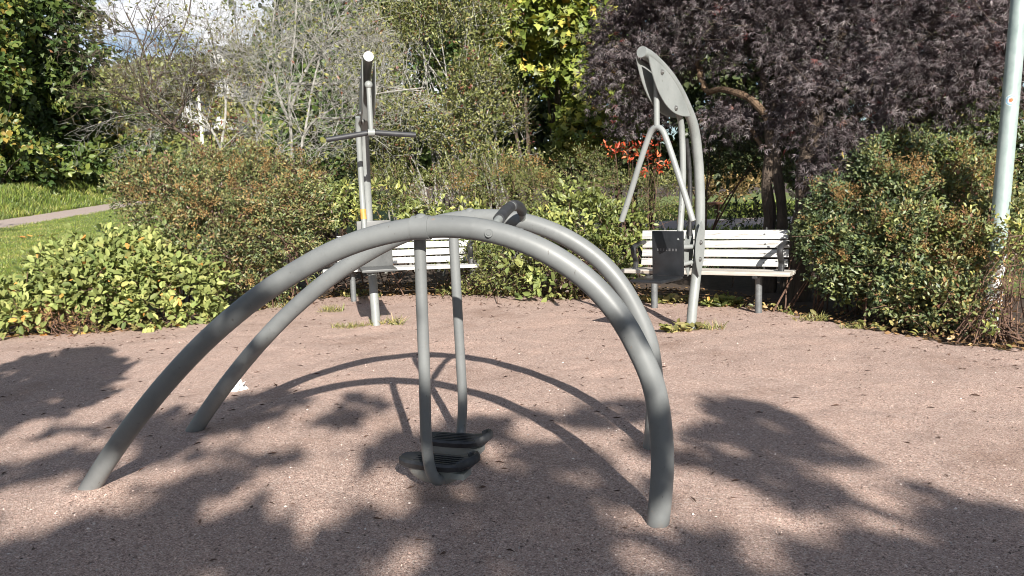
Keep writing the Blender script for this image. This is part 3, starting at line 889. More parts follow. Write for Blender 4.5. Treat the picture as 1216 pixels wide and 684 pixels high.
# ------------------------------------------------------------------ benches
def bench(loc, rz, length, label, worn, mats):
    root = empty('park_bench', (loc[0], loc[1], float(terrain(*loc))), label, 'bench', 'white slatted park benches', rz)
    def put(g, nm, mat, parent=None, angle=35):
        return link(nm, g.mesh(nm, True, angle), M[mat], parent or root)
    h = length / 2
    r = random.Random(worn)
    tilt = R(14)
    ub = np.array([0, math.sin(tilt), math.cos(tilt)]); nb = np.array([0, -math.cos(tilt), math.sin(tilt)])
    for k, z in enumerate((.465, .557, .649, .745)):
        c = np.array([r.uniform(-.008, .008), .40, 0]) + ub * (z - .40) + np.array([0, 0, .40])
        ja = r.uniform(-.006, .006)
        g = Geo(); g.box(c, (h - .08, .016, .037 if k < 3 else .045), np.array([np.array([1, 0, 0]) + ub * ja, nb, ub - np.array([1, 0, 0]) * ja]), .006)
        sl = put(g, 'back_slat', mats[0])
        for s in (-1, 1):
            g = Geo(); q_ = c + np.array([s * (h - .30), 0, 0]) + nb * .015; g.tube(np.array([q_, q_ + nb * .005]), [.010, .008], sides=8); put(g, 'screw', 'bolt', sl)
    for k, y in enumerate((.035, .155, .275)):
        g = Geo(); g.box((r.uniform(-.008, .008), y, .405 - .010 * (k > 0)), (h, .052, .019), None, .007)
        put(g, 'seat_slat', mats[1])
    for s in (-1, 1):
        x = s * (h - .30)
        g = Geo(); g.tube(np.array([(x, .16, -.1), (x, .16, .375)]), .033, sides=18); put(g, 'leg_post', 'bench_post')
        g = Geo(); g.box((x, .155, .374), (.022, .19, .010), None, .003)
        g.tube(smooth_line([(x, .30, .37), (x, .42, .42), (x, .50, .62), (x, .535, .80)], 16), .016, sides=8, flat=(1.4, .7))
        put(g, 'seat_bracket', 'iron')
        xa = s * (h - .10)
        g = Geo(); g.tube(smooth_line([(xa, .49, .655), (xa, .42, .665), (xa, .28, .660), (xa, .16, .645), (xa, .115, .605), (xa, .14, .545), (xa, .19, .49), (xa, .17, .42), (xa, .155, .385)], 40), .019, sides=8, flat=(1.0, 1.5))
        put(g, 'armrest', 'iron')
    return root
bench((-1.27, 8.88), R(0), 1.80, 'white slatted bench behind the tall pull-bar machine', 3, ('white', 'white'))
bench((1.80, 7.33), R(-29), 1.62, 'white slatted bench with peeling seat beside dark purple tree trunk', 5, ('white', 'worn_white'))

# ------------------------------------------------------------------ lamp post and thin post at the right edge
lb = np.array([3.855, 6.15, 0.]); lb[2] = float(terrain(lb[0], lb[1]))
lamp = empty('lamp_post', lb, 'galvanised lamp post with round sticker rising from the hedge', 'lamp post')
def lput(g, nm, mat, parent=None):
    o = link(nm, g.mesh(nm), M[mat], parent or lamp)
    if not parent: o.matrix_parent_inverse = Matrix.Translation(-Vector(lb))
    return o
lean = np.array([.052, 0.01, 1.0])
def lp_(z): return lb + lean * z
g = Geo(); g.tube(np.array([lp_(z) for z in np.linspace(.62, 4.6, 12)]), np.linspace(.064, .056, 12), sides=28); pole = lput(g, 'pole', 'galv')
g = Geo(); g.tube(np.array([lp_(z) for z in np.linspace(-.1, .63, 6)]), .067, sides=28); lput(g, 'pole_base', 'peeled')
g = Geo(); g.tube(np.array([lp_(.60), lp_(.66)]), [.070, .067], sides=28); lput(g, 'pole_collar', 'galv')
top = lp_(4.6)
g = Geo(); g.tube(np.array([top, top + np.array([0, 0, .12])]), [.075, .09], sides=24); hd = lput(g, 'lamp_head', 'galv')
g = Geo(); g.ball(top + np.array([0, 0, .22]), .17, 3, (1, 1, .8)); lput(g, 'lamp_globe', 'lamp_white', hd)
def disc_on_pole(nm, r0, r1, off, mat, parent, zc):
    az0 = math.atan2(-1.0, -.66) + .10
    V, Q = [], []
    K, J = 28, 5
    for j in range(J):
        rr = r0 + (r1 - r0) * j / (J - 1)
        for k in range(K):
            a = 2 * math.pi * k / K
            z = zc + rr * math.sin(a); rad = .0608 + off
            th = az0 + rr * math.cos(a) / rad
            V.append(lp_(z) + np.array([math.cos(th) * rad, math.sin(th) * rad, 0]))
    for j in range(J - 1):
        for k in range(K):
            e = (k + 1) % K
            Q.append((j * K + k, (j + 1) * K + k, (j + 1) * K + e, j * K + e))
    g = Geo(); g.add(V, Q)
    return lput(g, nm, mat, parent)
zc = 1.81
sk = disc_on_pole('sticker', .0005, .042, .0008, 'st_white', None, zc)
disc_on_pole('sticker_ring', .027, .037, .0014, 'st_blue', sk, zc)
disc_on_pole('sticker_dot', .0005, .015, .0014, 'st_red', sk, zc)

tp = at(1216, 421, 5.35); tp = np.array([tp[0] - .012, 5.3, float(terrain(tp[0], 5.3))])
post = empty('thin_metal_post', tp, 'thin grey metal post standing at the end of the hedge', 'post')
g = Geo(); g.tube(np.array([tp + (0, 0, -.1), tp + (0.012, 0, .78)]), .014, sides=14); o = link('post_tube', g.mesh('post_tube'), M['galv'], post); o.matrix_parent_inverse = Matrix.Translation(-Vector(tp))
g = Geo(); g.tube(np.array([tp + (0.012, 0, .78), tp + (0.012, 0, .795)]), [.0165, .013], sides=14); o = link('post_cap', g.mesh('post_cap'), M['galv'], post); o.matrix_parent_inverse = Matrix.Translation(-Vector(tp))

# ------------------------------------------------------------------ litter, pebbles, fallen leaves
pc = np.array([-1.83, 4.93, .0])
bm = bmesh.new(); bmesh.ops.create_icosphere(bm, subdivisions=3, radius=1)
rr = random.Random(4)
for v in bm.verts:
    k = .4 + 1.3 * rr.random()
    v.co = Vector((v.co.x * .055 * k, v.co.y * .045 * k, abs(v.co.z) * .058 * k))
g = Geo(); g.bm(bm, (0, 0, 0)); o = link('crumpled_paper', g.mesh('crumpled_paper', True, 10), M['paper']); o.location = (pc[0], pc[1], .018)
tag(o, 'small crumpled white paper lying on the gravel behind the far arch foot', 'litter')

n = 16000
yy = 2.0 + 5.4 * rng.random(n) ** 1.7
xx = (rng.random(n) - .5) * 2 * (.75 * yy + .3)
ok = yy < edge(xx) - .05
xx, yy = xx[ok], yy[ok]; n = len(xx)
oc = np.array([(1, 0, 0), (-1, 0, 0), (0, 1, 0), (0, -1, 0), (0, 0, .8), (0, 0, -.8)], float)
of = np.array([(0, 2, 4), (2, 1, 4), (1, 3, 4), (3, 0, 4), (2, 0, 5), (1, 2, 5), (3, 1, 5), (0, 3, 5)])
sz = .0016 + .0052 * rng.random(n) ** 4
V = oc[None] * (1 + .35 * rng.normal(size=(n, 6, 1))) * sz[:, None, None]
V = V + np.stack([xx, yy, terrain(xx, yy) + .0185 + relief(xx, yy)], 1)[:, None]
t = np.repeat(np.stack([rng.random(n), rng.random(n), rng.random(n)], 1), 6, 0)
o = link('gravel', np_mesh('gravel', V.reshape(-1, 3), [(of[None] + (np.arange(n) * 6)[:, None, None]).reshape(-1, 3)], False, t), M['pebble'])
tag(o, kind='stuff')

# twigs, seeds and bits of leaf scattered on the gravel
n = 2600
yy = 2.2 + 7.2 * rng.random(n) ** .7
xx = (rng.random(n) - .5) * 2 * (.72 * yy)
near = rng.random(n) < .5
yy[near] = edge(xx[near]) - .9 * rng.random(near.sum()) ** 1.5
ok = (yy < edge(xx)) & (yy > 1.8); xx, yy = xx[ok], yy[ok]; n = len(xx)
pos = np.stack([xx, yy, terrain(xx, yy) + .022 + relief(xx, yy)], 1)
a = np.stack([rng.normal(size=n), rng.normal(size=n), .1 * rng.normal(size=n)], 1)
o = link('leaf_litter', leaf_mesh('leaf_litter', pos, a, np.array([0, 0, 1.]) + .3 * rng.normal(size=(n, 3)), .012 + .05 * rng.random(n) ** 2, .004 + .010 * rng.random(n) ** 2, 'diamond', rng.random(n) * .3, rng.random(n) * .2), M['twig_brown'])
tag(o, kind='stuff')

fl = leaf_mesh('fallen_leaf', np.zeros((1, 3)), np.array([[1., 0, .05]]), np.array([[0, .1, 1.]]), np.array([.075]), np.array([.075]), 'palmate', np.array([.5]), np.array([.6]))
fl2 = leaf_mesh('fallen_leaf', np.zeros((1, 3)), np.array([[1., 0, .25]]), np.array([[.1, -.2, 1.]]), np.array([.07]), np.array([.06]), 'palmate', np.array([.9]), np.array([.7]))
for me in (fl, fl2): me.materials.append(M['lf_fallen'])
r = random.Random(11)
for k, (px, py) in enumerate(((20, 398), (33, 400), (52, 397), (96, 392), (88, 396), (128, 393), (185, 390), (214, 388), (12, 402), (70, 400))):
    q = at(px, py, 7.4); Y = float(edge(q[0])) - .02 - .06 * r.random()
    x = q[0] * Y / 7.4
    o = bpy.data.objects.new('fallen_leaf', (fl, fl2)[k % 2]); COL.objects.link(o)
    o.location = (x, Y, float(terrain(x, Y)) + .022); o.rotation_euler = (r.uniform(-.3, .3), r.uniform(-.3, .3), r.uniform(0, 6.28))
    tag(o, 'orange fallen leaf on the gravel edge below the bright green shrub', 'leaf', 'fallen leaves along the gravel edge')
for k, (px, py) in enumerate(((24, 291), (30, 293), (41, 291), (50, 292))):
    q = at(px, py, 19.0); z = float(terrain(q[0], 19.0))
    o = bpy.data.objects.new('fallen_leaf', (fl, fl2)[k % 2]); COL.objects.link(o)
    o.location = (q[0], 19.0 + .2 * k, z + .06); o.scale = (2.6, 2.6, 2.6); o.rotation_euler = (.2, .1, k * 1.7)
    tag(o, 'orange fallen leaf lying on the lawn before the path', 'leaf', 'fallen leaves on the lawn')

# ------------------------------------------------------------------ grass on the lawns
def blades(xx, yy, h, w, hue0=.5):
    n = len(xx)
    pos = np.stack([xx, yy, terrain(xx, yy) + .008], 1)
    a = np.stack([.45 * rng.normal(size=n), .45 * rng.normal(size=n), np.ones(n)], 1)
    nn = np.stack([rng.normal(size=n), -1 + .6 * rng.normal(size=n), .25 * np.ones(n)], 1)
    return pos, a, nn, h * (.5 + rng.random(n)), np.full(n, w) * (.6 + .8 * rng.random(n)), np.clip(hue0 + .22 * rng.normal(size=n) + .28 * gap_noise(pos, 1.2, 3), 0, 1), rng.random(n)
n = 120000
yy = 9 + 30 * rng.random(n) ** 1.4
xx = -yy * (.42 + .33 * rng.random(n)) - .2
ok = (xx < -4.4) & ~((xx > -16.3) & (xx < -14.5))
xx, yy = xx[ok], yy[ok]
tall = xx < -16.4
h = np.where(tall, .20, .05)
B1 = blades(xx, yy, h, 0.010)
B1 = B1[:4] + (B1[4] * np.where(tall, 2.2, 1.0),) + B1[5:]
o = link('grass', leaf_mesh('grass', *B1[:5], 'blade', *B1[5:]), M['grass']); tag(o, kind='stuff')
n = 14000
yy = 15.5 + 20 * rng.random(n); xx = yy * (.10 + .55 * rng.random(n))
ok = ~((yy > 19.2) & (yy < 23.8)); xx, yy = xx[ok], yy[ok]
B1 = blades(xx, yy, np.full(len(xx), .16), .03)
o = link('grass', leaf_mesh('grass', *B1[:5], 'blade', *B1[5:]), M['grass']); tag(o, kind='stuff')

# weed tufts at the foot of posts and hedge
def tuft(x, y, rx, ry, h, k, label, seed, mat='weed', broad=False):
    r2 = np.random.default_rng(seed)
    z = float(terrain(x, y))
    px = x + rx * np.clip(r2.normal(size=k), -1.3, 1.3) * .45; py = y + ry * np.clip(r2.normal(size=k), -1.3, 1.3) * .45
    pos = np.stack([px, py, np.full(k, z) + .008 + (h * .5 * r2.random(k) if broad else 0)], 1)
    a = np.stack([.8 * r2.normal(size=k), .8 * r2.normal(size=k), (.3 if broad else 1.0) * np.ones(k)], 1)
    nn = np.stack([.5 * r2.normal(size=k), -.6 + .5 * r2.normal(size=k), np.ones(k) * (1 if broad else .3)], 1)
    hh = h * (.4 + .8 * r2.random(k))
    me = leaf_mesh('weed_tuft', pos - np.array([x, y, z]), a, nn, hh * (.6 if broad else 1), hh * (.4 if broad else .07) , 'oval' if broad else 'blade', np.clip(.55 + .25 * r2.normal(size=k), 0, 1), r2.random(k))
    o = link('weed_tuft', me, M[mat]); o.location = (x, y, z)
    return tag(o, label, 'weeds', 'weed tufts on the gravel')
tuft(-1.50, 7.22, .34, .10, .075, 260, 'low weed tuft left of the pull-bar machine post', 21)
tuft(-1.20, 7.28, .20, .10, .12, 120, 'taller weed tuft at the foot of the pull-bar machine post', 22)
tuft(-1.95, 8.30, .18, .16, .10, 130, 'weed tuft on the gravel in front of the left bench leg', 23)
tuft(1.42, 6.44, .22, .10, .13, 120, 'leafy weed tuft at the foot of the forked-handle machine post', 24, broad=True)
tuft(1.62, 6.50, .26, .10, .10, 150, 'thin grass tuft behind the forked-handle machine post', 25)
tuft(2.12, 7.72, .26, .09, .15, 200, 'bright green weed clump under the middle of the right bench', 26, 'lf_broad', True)
tuft(1.55, 8.05, .22, .1, .13, 120, 'weed clump beside the left leg of the right bench', 27, broad=True)
tuft(2.62, 6.75, .2, .12, .09, 110, 'straggly weed tuft at the hedge corner past the right bench', 28)
tuft(2.80, 6.30, .14, .08, .07, 90, 'small weed tuft below the right hedge', 29)
tuft(-2.62, 8.75, .25, .12, .10, 130, 'weed tuft where the gravel meets the bronze shrub', 30)
# ragged low growth along the planting edge
n = 2600
xx = -5.2 + 9.0 * rng.random(n); yy = edge(xx) + .16 * rng.normal(size=n) ** 1 * .6 + .10
pos = np.stack([xx, yy, terrain(xx, yy) + .01 + .06 * rng.random(n)], 1)
a = np.stack([rng.normal(size=n), rng.normal(size=n), .6 * np.ones(n)], 1)
sz = .03 + .05 * rng.random(n)
keep = (gap_noise(pos, 3.0, 8) > .05) & (rng.random(n) < np.where(xx > 2.3, .35, .8))
o = link('ground_cover', leaf_mesh('ground_cover', pos[keep], a[keep], (np.array([0, -.4, 1.]) + .5 * rng.normal(size=(n, 3)))[keep], sz[keep], (sz * .5)[keep], 'oval', rng.random(n)[keep], rng.random(n)[keep]), M['weed'])
tag(o, kind='stuff')
# dry fallen leaves on the soil under the shrubs
n = 5000
xx = -5.5 + 10 * rng.random(n); yy = edge(xx) + 1.4 * rng.random(n) ** 1.3
pos = np.stack([xx, yy, terrain(xx, yy) + .012 + .02 * rng.random(n)], 1)
a = np.stack([rng.normal(size=n), rng.normal(size=n), .2 * rng.normal(size=n)], 1)
sz = .025 + .035 * rng.random(n)
o = link('dry_leaves', leaf_mesh('dry_leaves', pos, a, np.array([0, -.2, 1.]) + .4 * rng.normal(size=(n, 3)), sz, sz * .6, 'diamond', rng.random(n), rng.random(n)), M['lf_dry'])
tag(o, kind='stuff')

# ------------------------------------------------------------------ shrubs round the gravel
LOWB = 'bright green broad-leaved low shrub spreading at the left gravel edge'
plant('low_shrub', LOWB, 'shrub', (-4.1, 8.1),
      [bl(112, 345, 7.9, 60, 44, .5), bl(190, 350, 8.0, 62, 42, .45), bl(32, 372, 7.7, 44, 24, .35), bl(160, 322, 8.4, 70, 36, .5), bl(92, 325, 8.3, 36, 28, .4), bl(235, 360, 8.0, 30, 30, .3), bl(-50, 386, 7.7, 60, 18, .35)],
      'lf_broad', 1500, 6, .076, .54, 'oval', .14, .05, seed=31, gap=.40, gf=4, shell=.35, hue_mid=.55, hue_sd=.16, up=.25, flat=1.5, stems=26, stem_spread=.6, stem_r=.008, leaf_parts=280, front=.75)
plant('dry_shrub', 'dry brown twiggy low shrub below the bright green leaves', 'shrub', (-4.3, 7.5),
      [bl(60, 378, 7.5, 32, 18, .15), bl(95, 382, 7.5, 16, 12, .12)], 'lf_dry', 120, 8, .035, .4, 'diamond', .09, .04, seed=33, stems=22, stem_spread=.2, stem_r=.006, twigs=.9)
SB = [
    ('bronze_shrub', 'bronze-green spirea shrub with ochre tips beside the lawn', [bl(210, 245, 8.9, 50, 45, .5), bl(180, 225, 9.2, 34, 24, .4), bl(250, 285, 8.6, 50, 50, .45)], (-3.6, 8.9), 41),
    ('bronze_shrub', 'rounded bronze-green spirea shrub just left of the left bench', [bl(320, 290, 8.9, 52, 66, .5), bl(350, 250, 9.2, 38, 34, .4), bl(300, 335, 8.8, 45, 28, .4)], (-2.75, 9.0), 42),
    ('bronze_shrub', 'taller bronze spirea shrub under the bare grey trees', [bl(290, 232, 9.8, 46, 30, .5), bl(350, 222, 10.2, 40, 30, .5), bl(255, 205, 10.0, 30, 20, .4), bl(300, 195, 10.1, 16, 16, .3)], (-3.2, 9.9), 43)]
for nm, lab, bb, bs, sd in SB:
    tops = [(b[0], b[1] - .06, b[2] + b[5] * .50, b[3] * .85, b[4] * .9, b[5] * .66) for b in bb]
    plant(nm, lab, 'shrub', bs, bb, 'lf_spirea', 1150, 12, .040, .5, 'diamond', .19, .04, seed=sd, group='bronze spirea shrubs', stems=24, stem_spread=.25, stem_r=.008, gap=.72, gf=6, hue_mid=.5, hue_sd=.2, flat=1.0, up=.2,
          extra=[('seed_heads', tops, 'lf_ochre', 60, 60, .018, .6, 'diamond', .16, .035, sd + 60), ('dark_leaves', bb, 'lf_maroon', 90, 10, .034, .45, 'diamond', .13, .05, sd + 61)])
plant('yellow_shrub', 'pale yellow-green leafy shrub right behind the left bench', 'shrub', (-1.9, 10.0),
      [bl(400, 250, 10.0, 40, 26, .4), bl(450, 255, 10.0, 45, 28, .4), bl(370, 265, 9.9, 22, 30, .3), bl(500, 280, 10.0, 40, 40, .4), bl(560, 290, 10.0, 30, 40, .4)],
      'lf_yellowgreen', 420, 8, .075, .5, 'oval', .13, .05, seed=51, gap=.4, hue_mid=.42, stems=18, stem_r=.008, stem_spread=.5)
plant('spirea_shrub', 'fine-leaved olive spirea mound behind the arches', 'shrub', (-.4, 10.4),
      [bl(520, 235, 10.4, 55, 40, .5), bl(590, 230, 10.5, 55, 38, .5), bl(460, 230, 10.6, 40, 30, .4), bl(640, 235, 10.3, 40, 34, .4)],
      'lf_olive', 1100, 11, .034, .4, 'diamond', .15, .05, seed=52, gap=.35, gf=3.5, hue_mid=.42, stems=30, stem_spread=.5, stem_r=.006,
      extra=[('seed_heads', [bl(620, 205, 10.2, 30, 12, .3), bl(560, 215, 10.2, 20, 10, .3)], 'lf_ochre', 50, 20, .02, .6, 'diamond', .10, .04, 152)])
plant('mixed_shrub', 'mixed green and maroon shrub between the two benches', 'shrub', (.4, 9.0),
      [bl(600, 320, 9.0, 40, 36, .35), bl(650, 320, 8.9, 42, 36, .35), bl(700, 325, 8.7, 40, 34, .35), bl(570, 330, 9.2, 30, 30, .3)],
      'lf_olive', 560, 9, .045, .45, 'diamond', .13, .05, seed=53, gap=.4, hue_mid=.35, stems=24, stem_spread=.5, stem_r=.007,
      extra=[('broad_leaves', [bl(640, 310, 8.75, 26, 22, .2), bl(615, 300, 8.85, 18, 14, .2), bl(655, 345, 8.6, 40, 10, .2)], 'lf_broad', 46, 7, .085, .55, 'oval', .10, .05, 153),
             ('dark_leaves', [bl(680, 330, 8.6, 30, 22, .2)], 'lf_maroon', 150, 8, .045, .45, 'diamond', .12, .05, 154)])
plant('yellow_shrub', 'yellow-green leafy shrub left of the white bench under purple tree', 'shrub', (.95, 9.4),
      [bl(690, 260, 9.4, 45, 36, .4), bl(735, 275, 9.2, 36, 34, .35), bl(660, 280, 9.3, 35, 30, .35), bl(720, 310, 9.0, 26, 30, .3)],
      'lf_yellowgreen', 430, 8, .065, .5, 'oval', .13, .05, seed=54, gap=.4, hue_mid=.35, stems=20, stem_r=.007, stem_spread=.4)
plant('grey_shrub', 'grey-green fine-leaved shrub below the red leaves', 'shrub', (1.3, 10.6),
      [bl(700, 215, 10.8, 40, 34, .4), bl(745, 235, 10.6, 45, 34, .4), bl(790, 240, 10.5, 40, 34, .4)],
      'lf_olive', 620, 11, .034, .36, 'diamond', .15, .05, seed=55, gap=.3, hue_mid=.3, stems=22, stem_r=.007, stem_spread=.4)
plant('red_shrub', 'small shrub with vivid red-orange leaves behind the forked handle', 'shrub', (1.75, 10.4),
      [bl(774, 198, 10.1, 12, 14, .14), bl(746, 182, 10.2, 12, 12, .12), bl(730, 186, 10.3, 10, 8, .1), bl(778, 172, 10.2, 8, 7, .1)],
      'lf_red', 22, 9, .065, .4, 'diamond', .10, .05, seed=56, gap=0, stems=10, stem_r=.007, stem_spread=.1)
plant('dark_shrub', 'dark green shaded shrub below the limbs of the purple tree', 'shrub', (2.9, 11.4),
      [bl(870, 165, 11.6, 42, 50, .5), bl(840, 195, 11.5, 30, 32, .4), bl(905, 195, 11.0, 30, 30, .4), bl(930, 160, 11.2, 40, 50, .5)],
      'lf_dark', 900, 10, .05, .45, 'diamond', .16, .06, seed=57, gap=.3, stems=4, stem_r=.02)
plant('dark_shrub', 'dark low shrub growing behind the white bench under purple tree', 'shrub', (2.75, 9.2),
      [bl(890, 300, 9.2, 60, 24, .3), bl(830, 310, 9.3, 50, 24, .3), bl(930, 270, 9.3, 24, 20, .25), bl(770, 310, 9.3, 30, 24, .3), bl(890, 255, 9.6, 30, 10, .25)],
      'lf_dark', 420, 8, .05, .45, 'diamond', .12, .05, seed=58, gap=.3, stems=5, stem_r=.006, stem_spread=.5)
HB = [
    ('hedge_shrub', 'dense dark green hedge shrub next to the purple tree trunk', [bl(985, 285, 7.3, 30, 62, .36), bl(1010, 330, 7.0, 38, 46, .36), bl(1005, 240, 7.6, 24, 26, .3), bl(1022, 212, 7.6, 14, 16, .2)], (2.95, 7.2), 61, 'lf_hedge', .40),
    ('hedge_shrub', 'middle hedge shrub with ochre seed tips on top', [bl(1058, 245, 7.1, 34, 44, .4), bl(1060, 310, 6.7, 44, 56, .4), bl(1080, 362, 6.3, 38, 32, .28), bl(1045, 195, 7.4, 26, 18, .3), bl(1090, 195, 7.3, 14, 24, .25), bl(1062, 178, 7.5, 12, 12, .2)], (3.3, 6.6), 62, 'lf_hedge', .50),
    ('hedge_shrub', 'yellowing hedge shrub touching the lamp post', [bl(1135, 245, 6.9, 36, 44, .42), bl(1130, 310, 6.4, 42, 48, .4), bl(1180, 290, 6.5, 36, 44, .4), bl(1120, 370, 6.0, 32, 34, .3), bl(1165, 215, 7.1, 24, 22, .3), bl(1125, 195, 7.2, 16, 18, .25)], (3.7, 6.4), 63, 'lf_hedge', .64)]
for nm, lab, bb, bs, sd, mt_, hm in HB:
    tops = [(b[0], b[1] - .08, b[2] + b[5] * .42, b[3] * .9, b[4] * .95, b[5] * .66) for b in (bb[0], bb[1], bb[-1])]
    plant(nm, lab, 'shrub', bs, bb, mt_, 1750, 11, .038, .55, 'diamond', .13, .04, seed=sd, group='hedge shrubs by the lamp post', stems=26, stem_r=.009, gap=.74, gf=6.5, hue_mid=hm, hue_sd=.2, front=.6, flat=.9,
          extra=[('seed_heads', tops, 'lf_ochre', 60, 60, .017, .6, 'diamond', .12, .035, sd + 60), ('yellow_leaves', [bb[-1], bb[1]], 'lf_yellowgreen', 60, 9, .045, .5, 'oval', .10, .04, sd + 62)])
plant('dry_shrub', 'bare red-brown twiggy shrub around the flaking lamp post base', 'shrub', (3.62, 5.62),
      [bl(1195, 360, 5.6, 30, 46, .2), bl(1160, 385, 5.65, 34, 22, .2), bl(1205, 310, 5.7, 16, 30, .15)], 'lf_dry', 90, 5, .03, .4, 'diamond', .10, .05, seed=65, stems=70, stem_r=.006, stem_spread=.22, twigs=1.0, stem_mat='twig_brown',
      extra=[('green_leaves', [bl(1172, 388, 5.55, 12, 16, .1), bl(1200, 290, 5.8, 20, 20, .15)], 'lf_yellowgreen', 46, 8, .038, .5, 'oval', .08, .04, 165)])
plant('hedge_shrub', 'dark hedge shrub rising behind the lamp post', 'shrub', (4.3, 8.3),
      [bl(1130, 165, 8.2, 60, 44, .5), bl(1200, 190, 7.9, 50, 50, .5), bl(1260, 240, 7.6, 50, 80, .5)], 'lf_hedge', 900, 10, .042, .5, 'diamond', .14, .05, seed=66, group='hedge shrubs by the lamp post', hue_mid=.42, gap=.4, stems=16)

# ------------------------------------------------------------------ trees
plant('small_leaved_tree', 'tall olive small-leaved thicket tree behind the arch tops', 'tree', (-.9, 12.6),
      [bl(500, 150, 12.4, 75, 70, .8), bl(568, 150, 12.4, 52, 72, .8), bl(525, 70, 12.8, 70, 60, .9), bl(470, 60, 13.0, 60, 50, .8), bl(530, 5, 13.0, 60, 50, .9), bl(618, 175, 12.2, 20, 56, .5), bl(450, 190, 12.2, 40, 40, .6), bl(590, 200, 11.8, 50, 30, .5)],
      'lf_olive', 3600, 9, .052, .5, 'diamond', .22, .07, seed=71, gap=.3, gf=2.2, hue_mid=.5, hue_sd=.22, stems=46, stem_r=.022, stem_spread=.7, stem_mat='bark_grey', crown='crown', stem_name='trunk', twigs=.35, shell=.6)
plant('maple_tree', 'yellow-green maple with large leaves between thicket and purple tree', 'tree', (1.0, 15.0),
      [bl(640, 25, 14.2, 64, 44, .8), bl(595, 30, 14.4, 36, 36, .6), bl(610, 75, 14.6, 28, 30, .5), bl(690, 50, 14.0, 36, 50, .6), bl(700, 130, 13.6, 28, 50, .5), bl(665, 95, 14.4, 26, 22, .5), bl(615, 20, 14.0, 30, 30, .5), bl(690, 170, 13.2, 30, 34, .5), bl(740, 150, 12.6, 30, 26, .4), bl(650, -40, 14.4, 90, 50, .9)],
      'lf_maple', 860, 8, .125, 1.0, 'palmate', .26, .10, seed=72, gap=.5, gf=1.8, hue_mid=.5, stems=9, stem_r=.05, stem_spread=.3, stem_mat='bark_dark', crown='crown', stem_name='trunk', droop=.35, shell=.5)
# purple tree: dark trunks and limbs under a wide crown of fine-cut leaves
def tree_trunk(root, base, pieces, mat, nm='trunk'):
    g = Geo()
    for pts, r0, r1 in pieces:
        L = smooth_line(pts, 24)
        L = L + .012 * np.stack([np.sin(np.arange(24) * 1.1), np.cos(np.arange(24) * .9), np.zeros(24)], 1) * (r0 / .05)
        g.tube(L, np.linspace(r0, r1, 24) * (1 + .08 * np.sin(np.arange(24) * 1.7)), sides=10)
    o = link(nm, g.mesh(nm), M[mat], root); o.matrix_parent_inverse = Matrix.Translation(-Vector(base))
    return o
pt = plant('purple_tree', 'wide dark purple tree with finely cut leaves over the white bench', 'tree', (2.75, 8.3),
      [bl(760, 60, 10.6, 60, 60, .9), bl(830, 40, 10.2, 70, 55, .9), bl(910, 50, 9.6, 80, 60, 1.0), bl(1000, 60, 9.0, 80, 60, 1.0), bl(1090, 60, 8.7, 80, 60, 1.0), bl(1180, 60, 8.6, 80, 60, .9), bl(990, 130, 8.5, 70, 55, .8), bl(1075, 120, 8.3, 60, 50, .8), bl(1150, 110, 8.3, 60, 50, .8),
       bl(1000, 200, 7.75, 32, 32, .35), bl(1030, 185, 7.9, 40, 22, .35), bl(870, 150, 9.6, 34, 22, .4), bl(950, 130, 8.9, 30, 50, .6), bl(735, 100, 10.8, 36, 45, .6), bl(760, 150, 10.9, 28, 22, .4), bl(850, -30, 10.0, 140, 50, 1.2), bl(1060, -40, 9.0, 160, 60, 1.2), bl(1010, 180, 8.3, 50, 24, .5)],
      'lf_purple', 7600, 7, .060, 1.0, 'star', .20, .08, seed=73, gap=.45, gf=2.6, hue_mid=.42, hue_sd=.2, stems=0, crown='crown', droop=.45, twigs=.3, stem_name='twigs', stem_mat='bark_dark', shell=.5)
pb = np.array(pt.location)
def gnd(px, py, Y):
    q = at(px, py, Y); q[2] = float(terrain(q[0], q[1])) - .05; return q
tree_trunk(pt, pb, [
    ([gnd(948, 352, 8.0), at(950, 280, 8.05), at(955, 225, 8.1), at(962, 170, 8.3), at(985, 90, 8.6), at(1010, 20, 8.9)], .115, .05),
    ([gnd(912, 345, 8.7), at(913, 270, 8.7), at(912, 200, 8.8), at(916, 150, 8.9), at(930, 60, 9.2)], .085, .04),
    ([gnd(934, 345, 8.6), at(930, 270, 8.6), at(924, 215, 8.7), at(922, 160, 8.9), at(905, 90, 9.4), at(895, 20, 9.8)], .07, .03)], 'bark_dark')  # shade on these trunks is put into the dark bark colour
tree_trunk(pt, pb, [
    ([at(916, 150, 8.9), at(900, 125, 9.0), at(880, 112, 9.2), at(855, 106, 9.5), at(838, 108, 9.8), at(832, 80, 10.0)], .045, .03),
    ([at(836, 106, 9.8), at(828, 75, 10.0), at(832, 30, 10.2)], .03, .015),
    ([at(905, 175, 9.0), at(890, 150, 9.2), at(868, 128, 9.5)], .028, .012),
    ([at(962, 170, 8.3), at(1050, 120, 8.4), at(1130, 80, 8.6)], .035, .012)], 'bark_brown', 'limb')

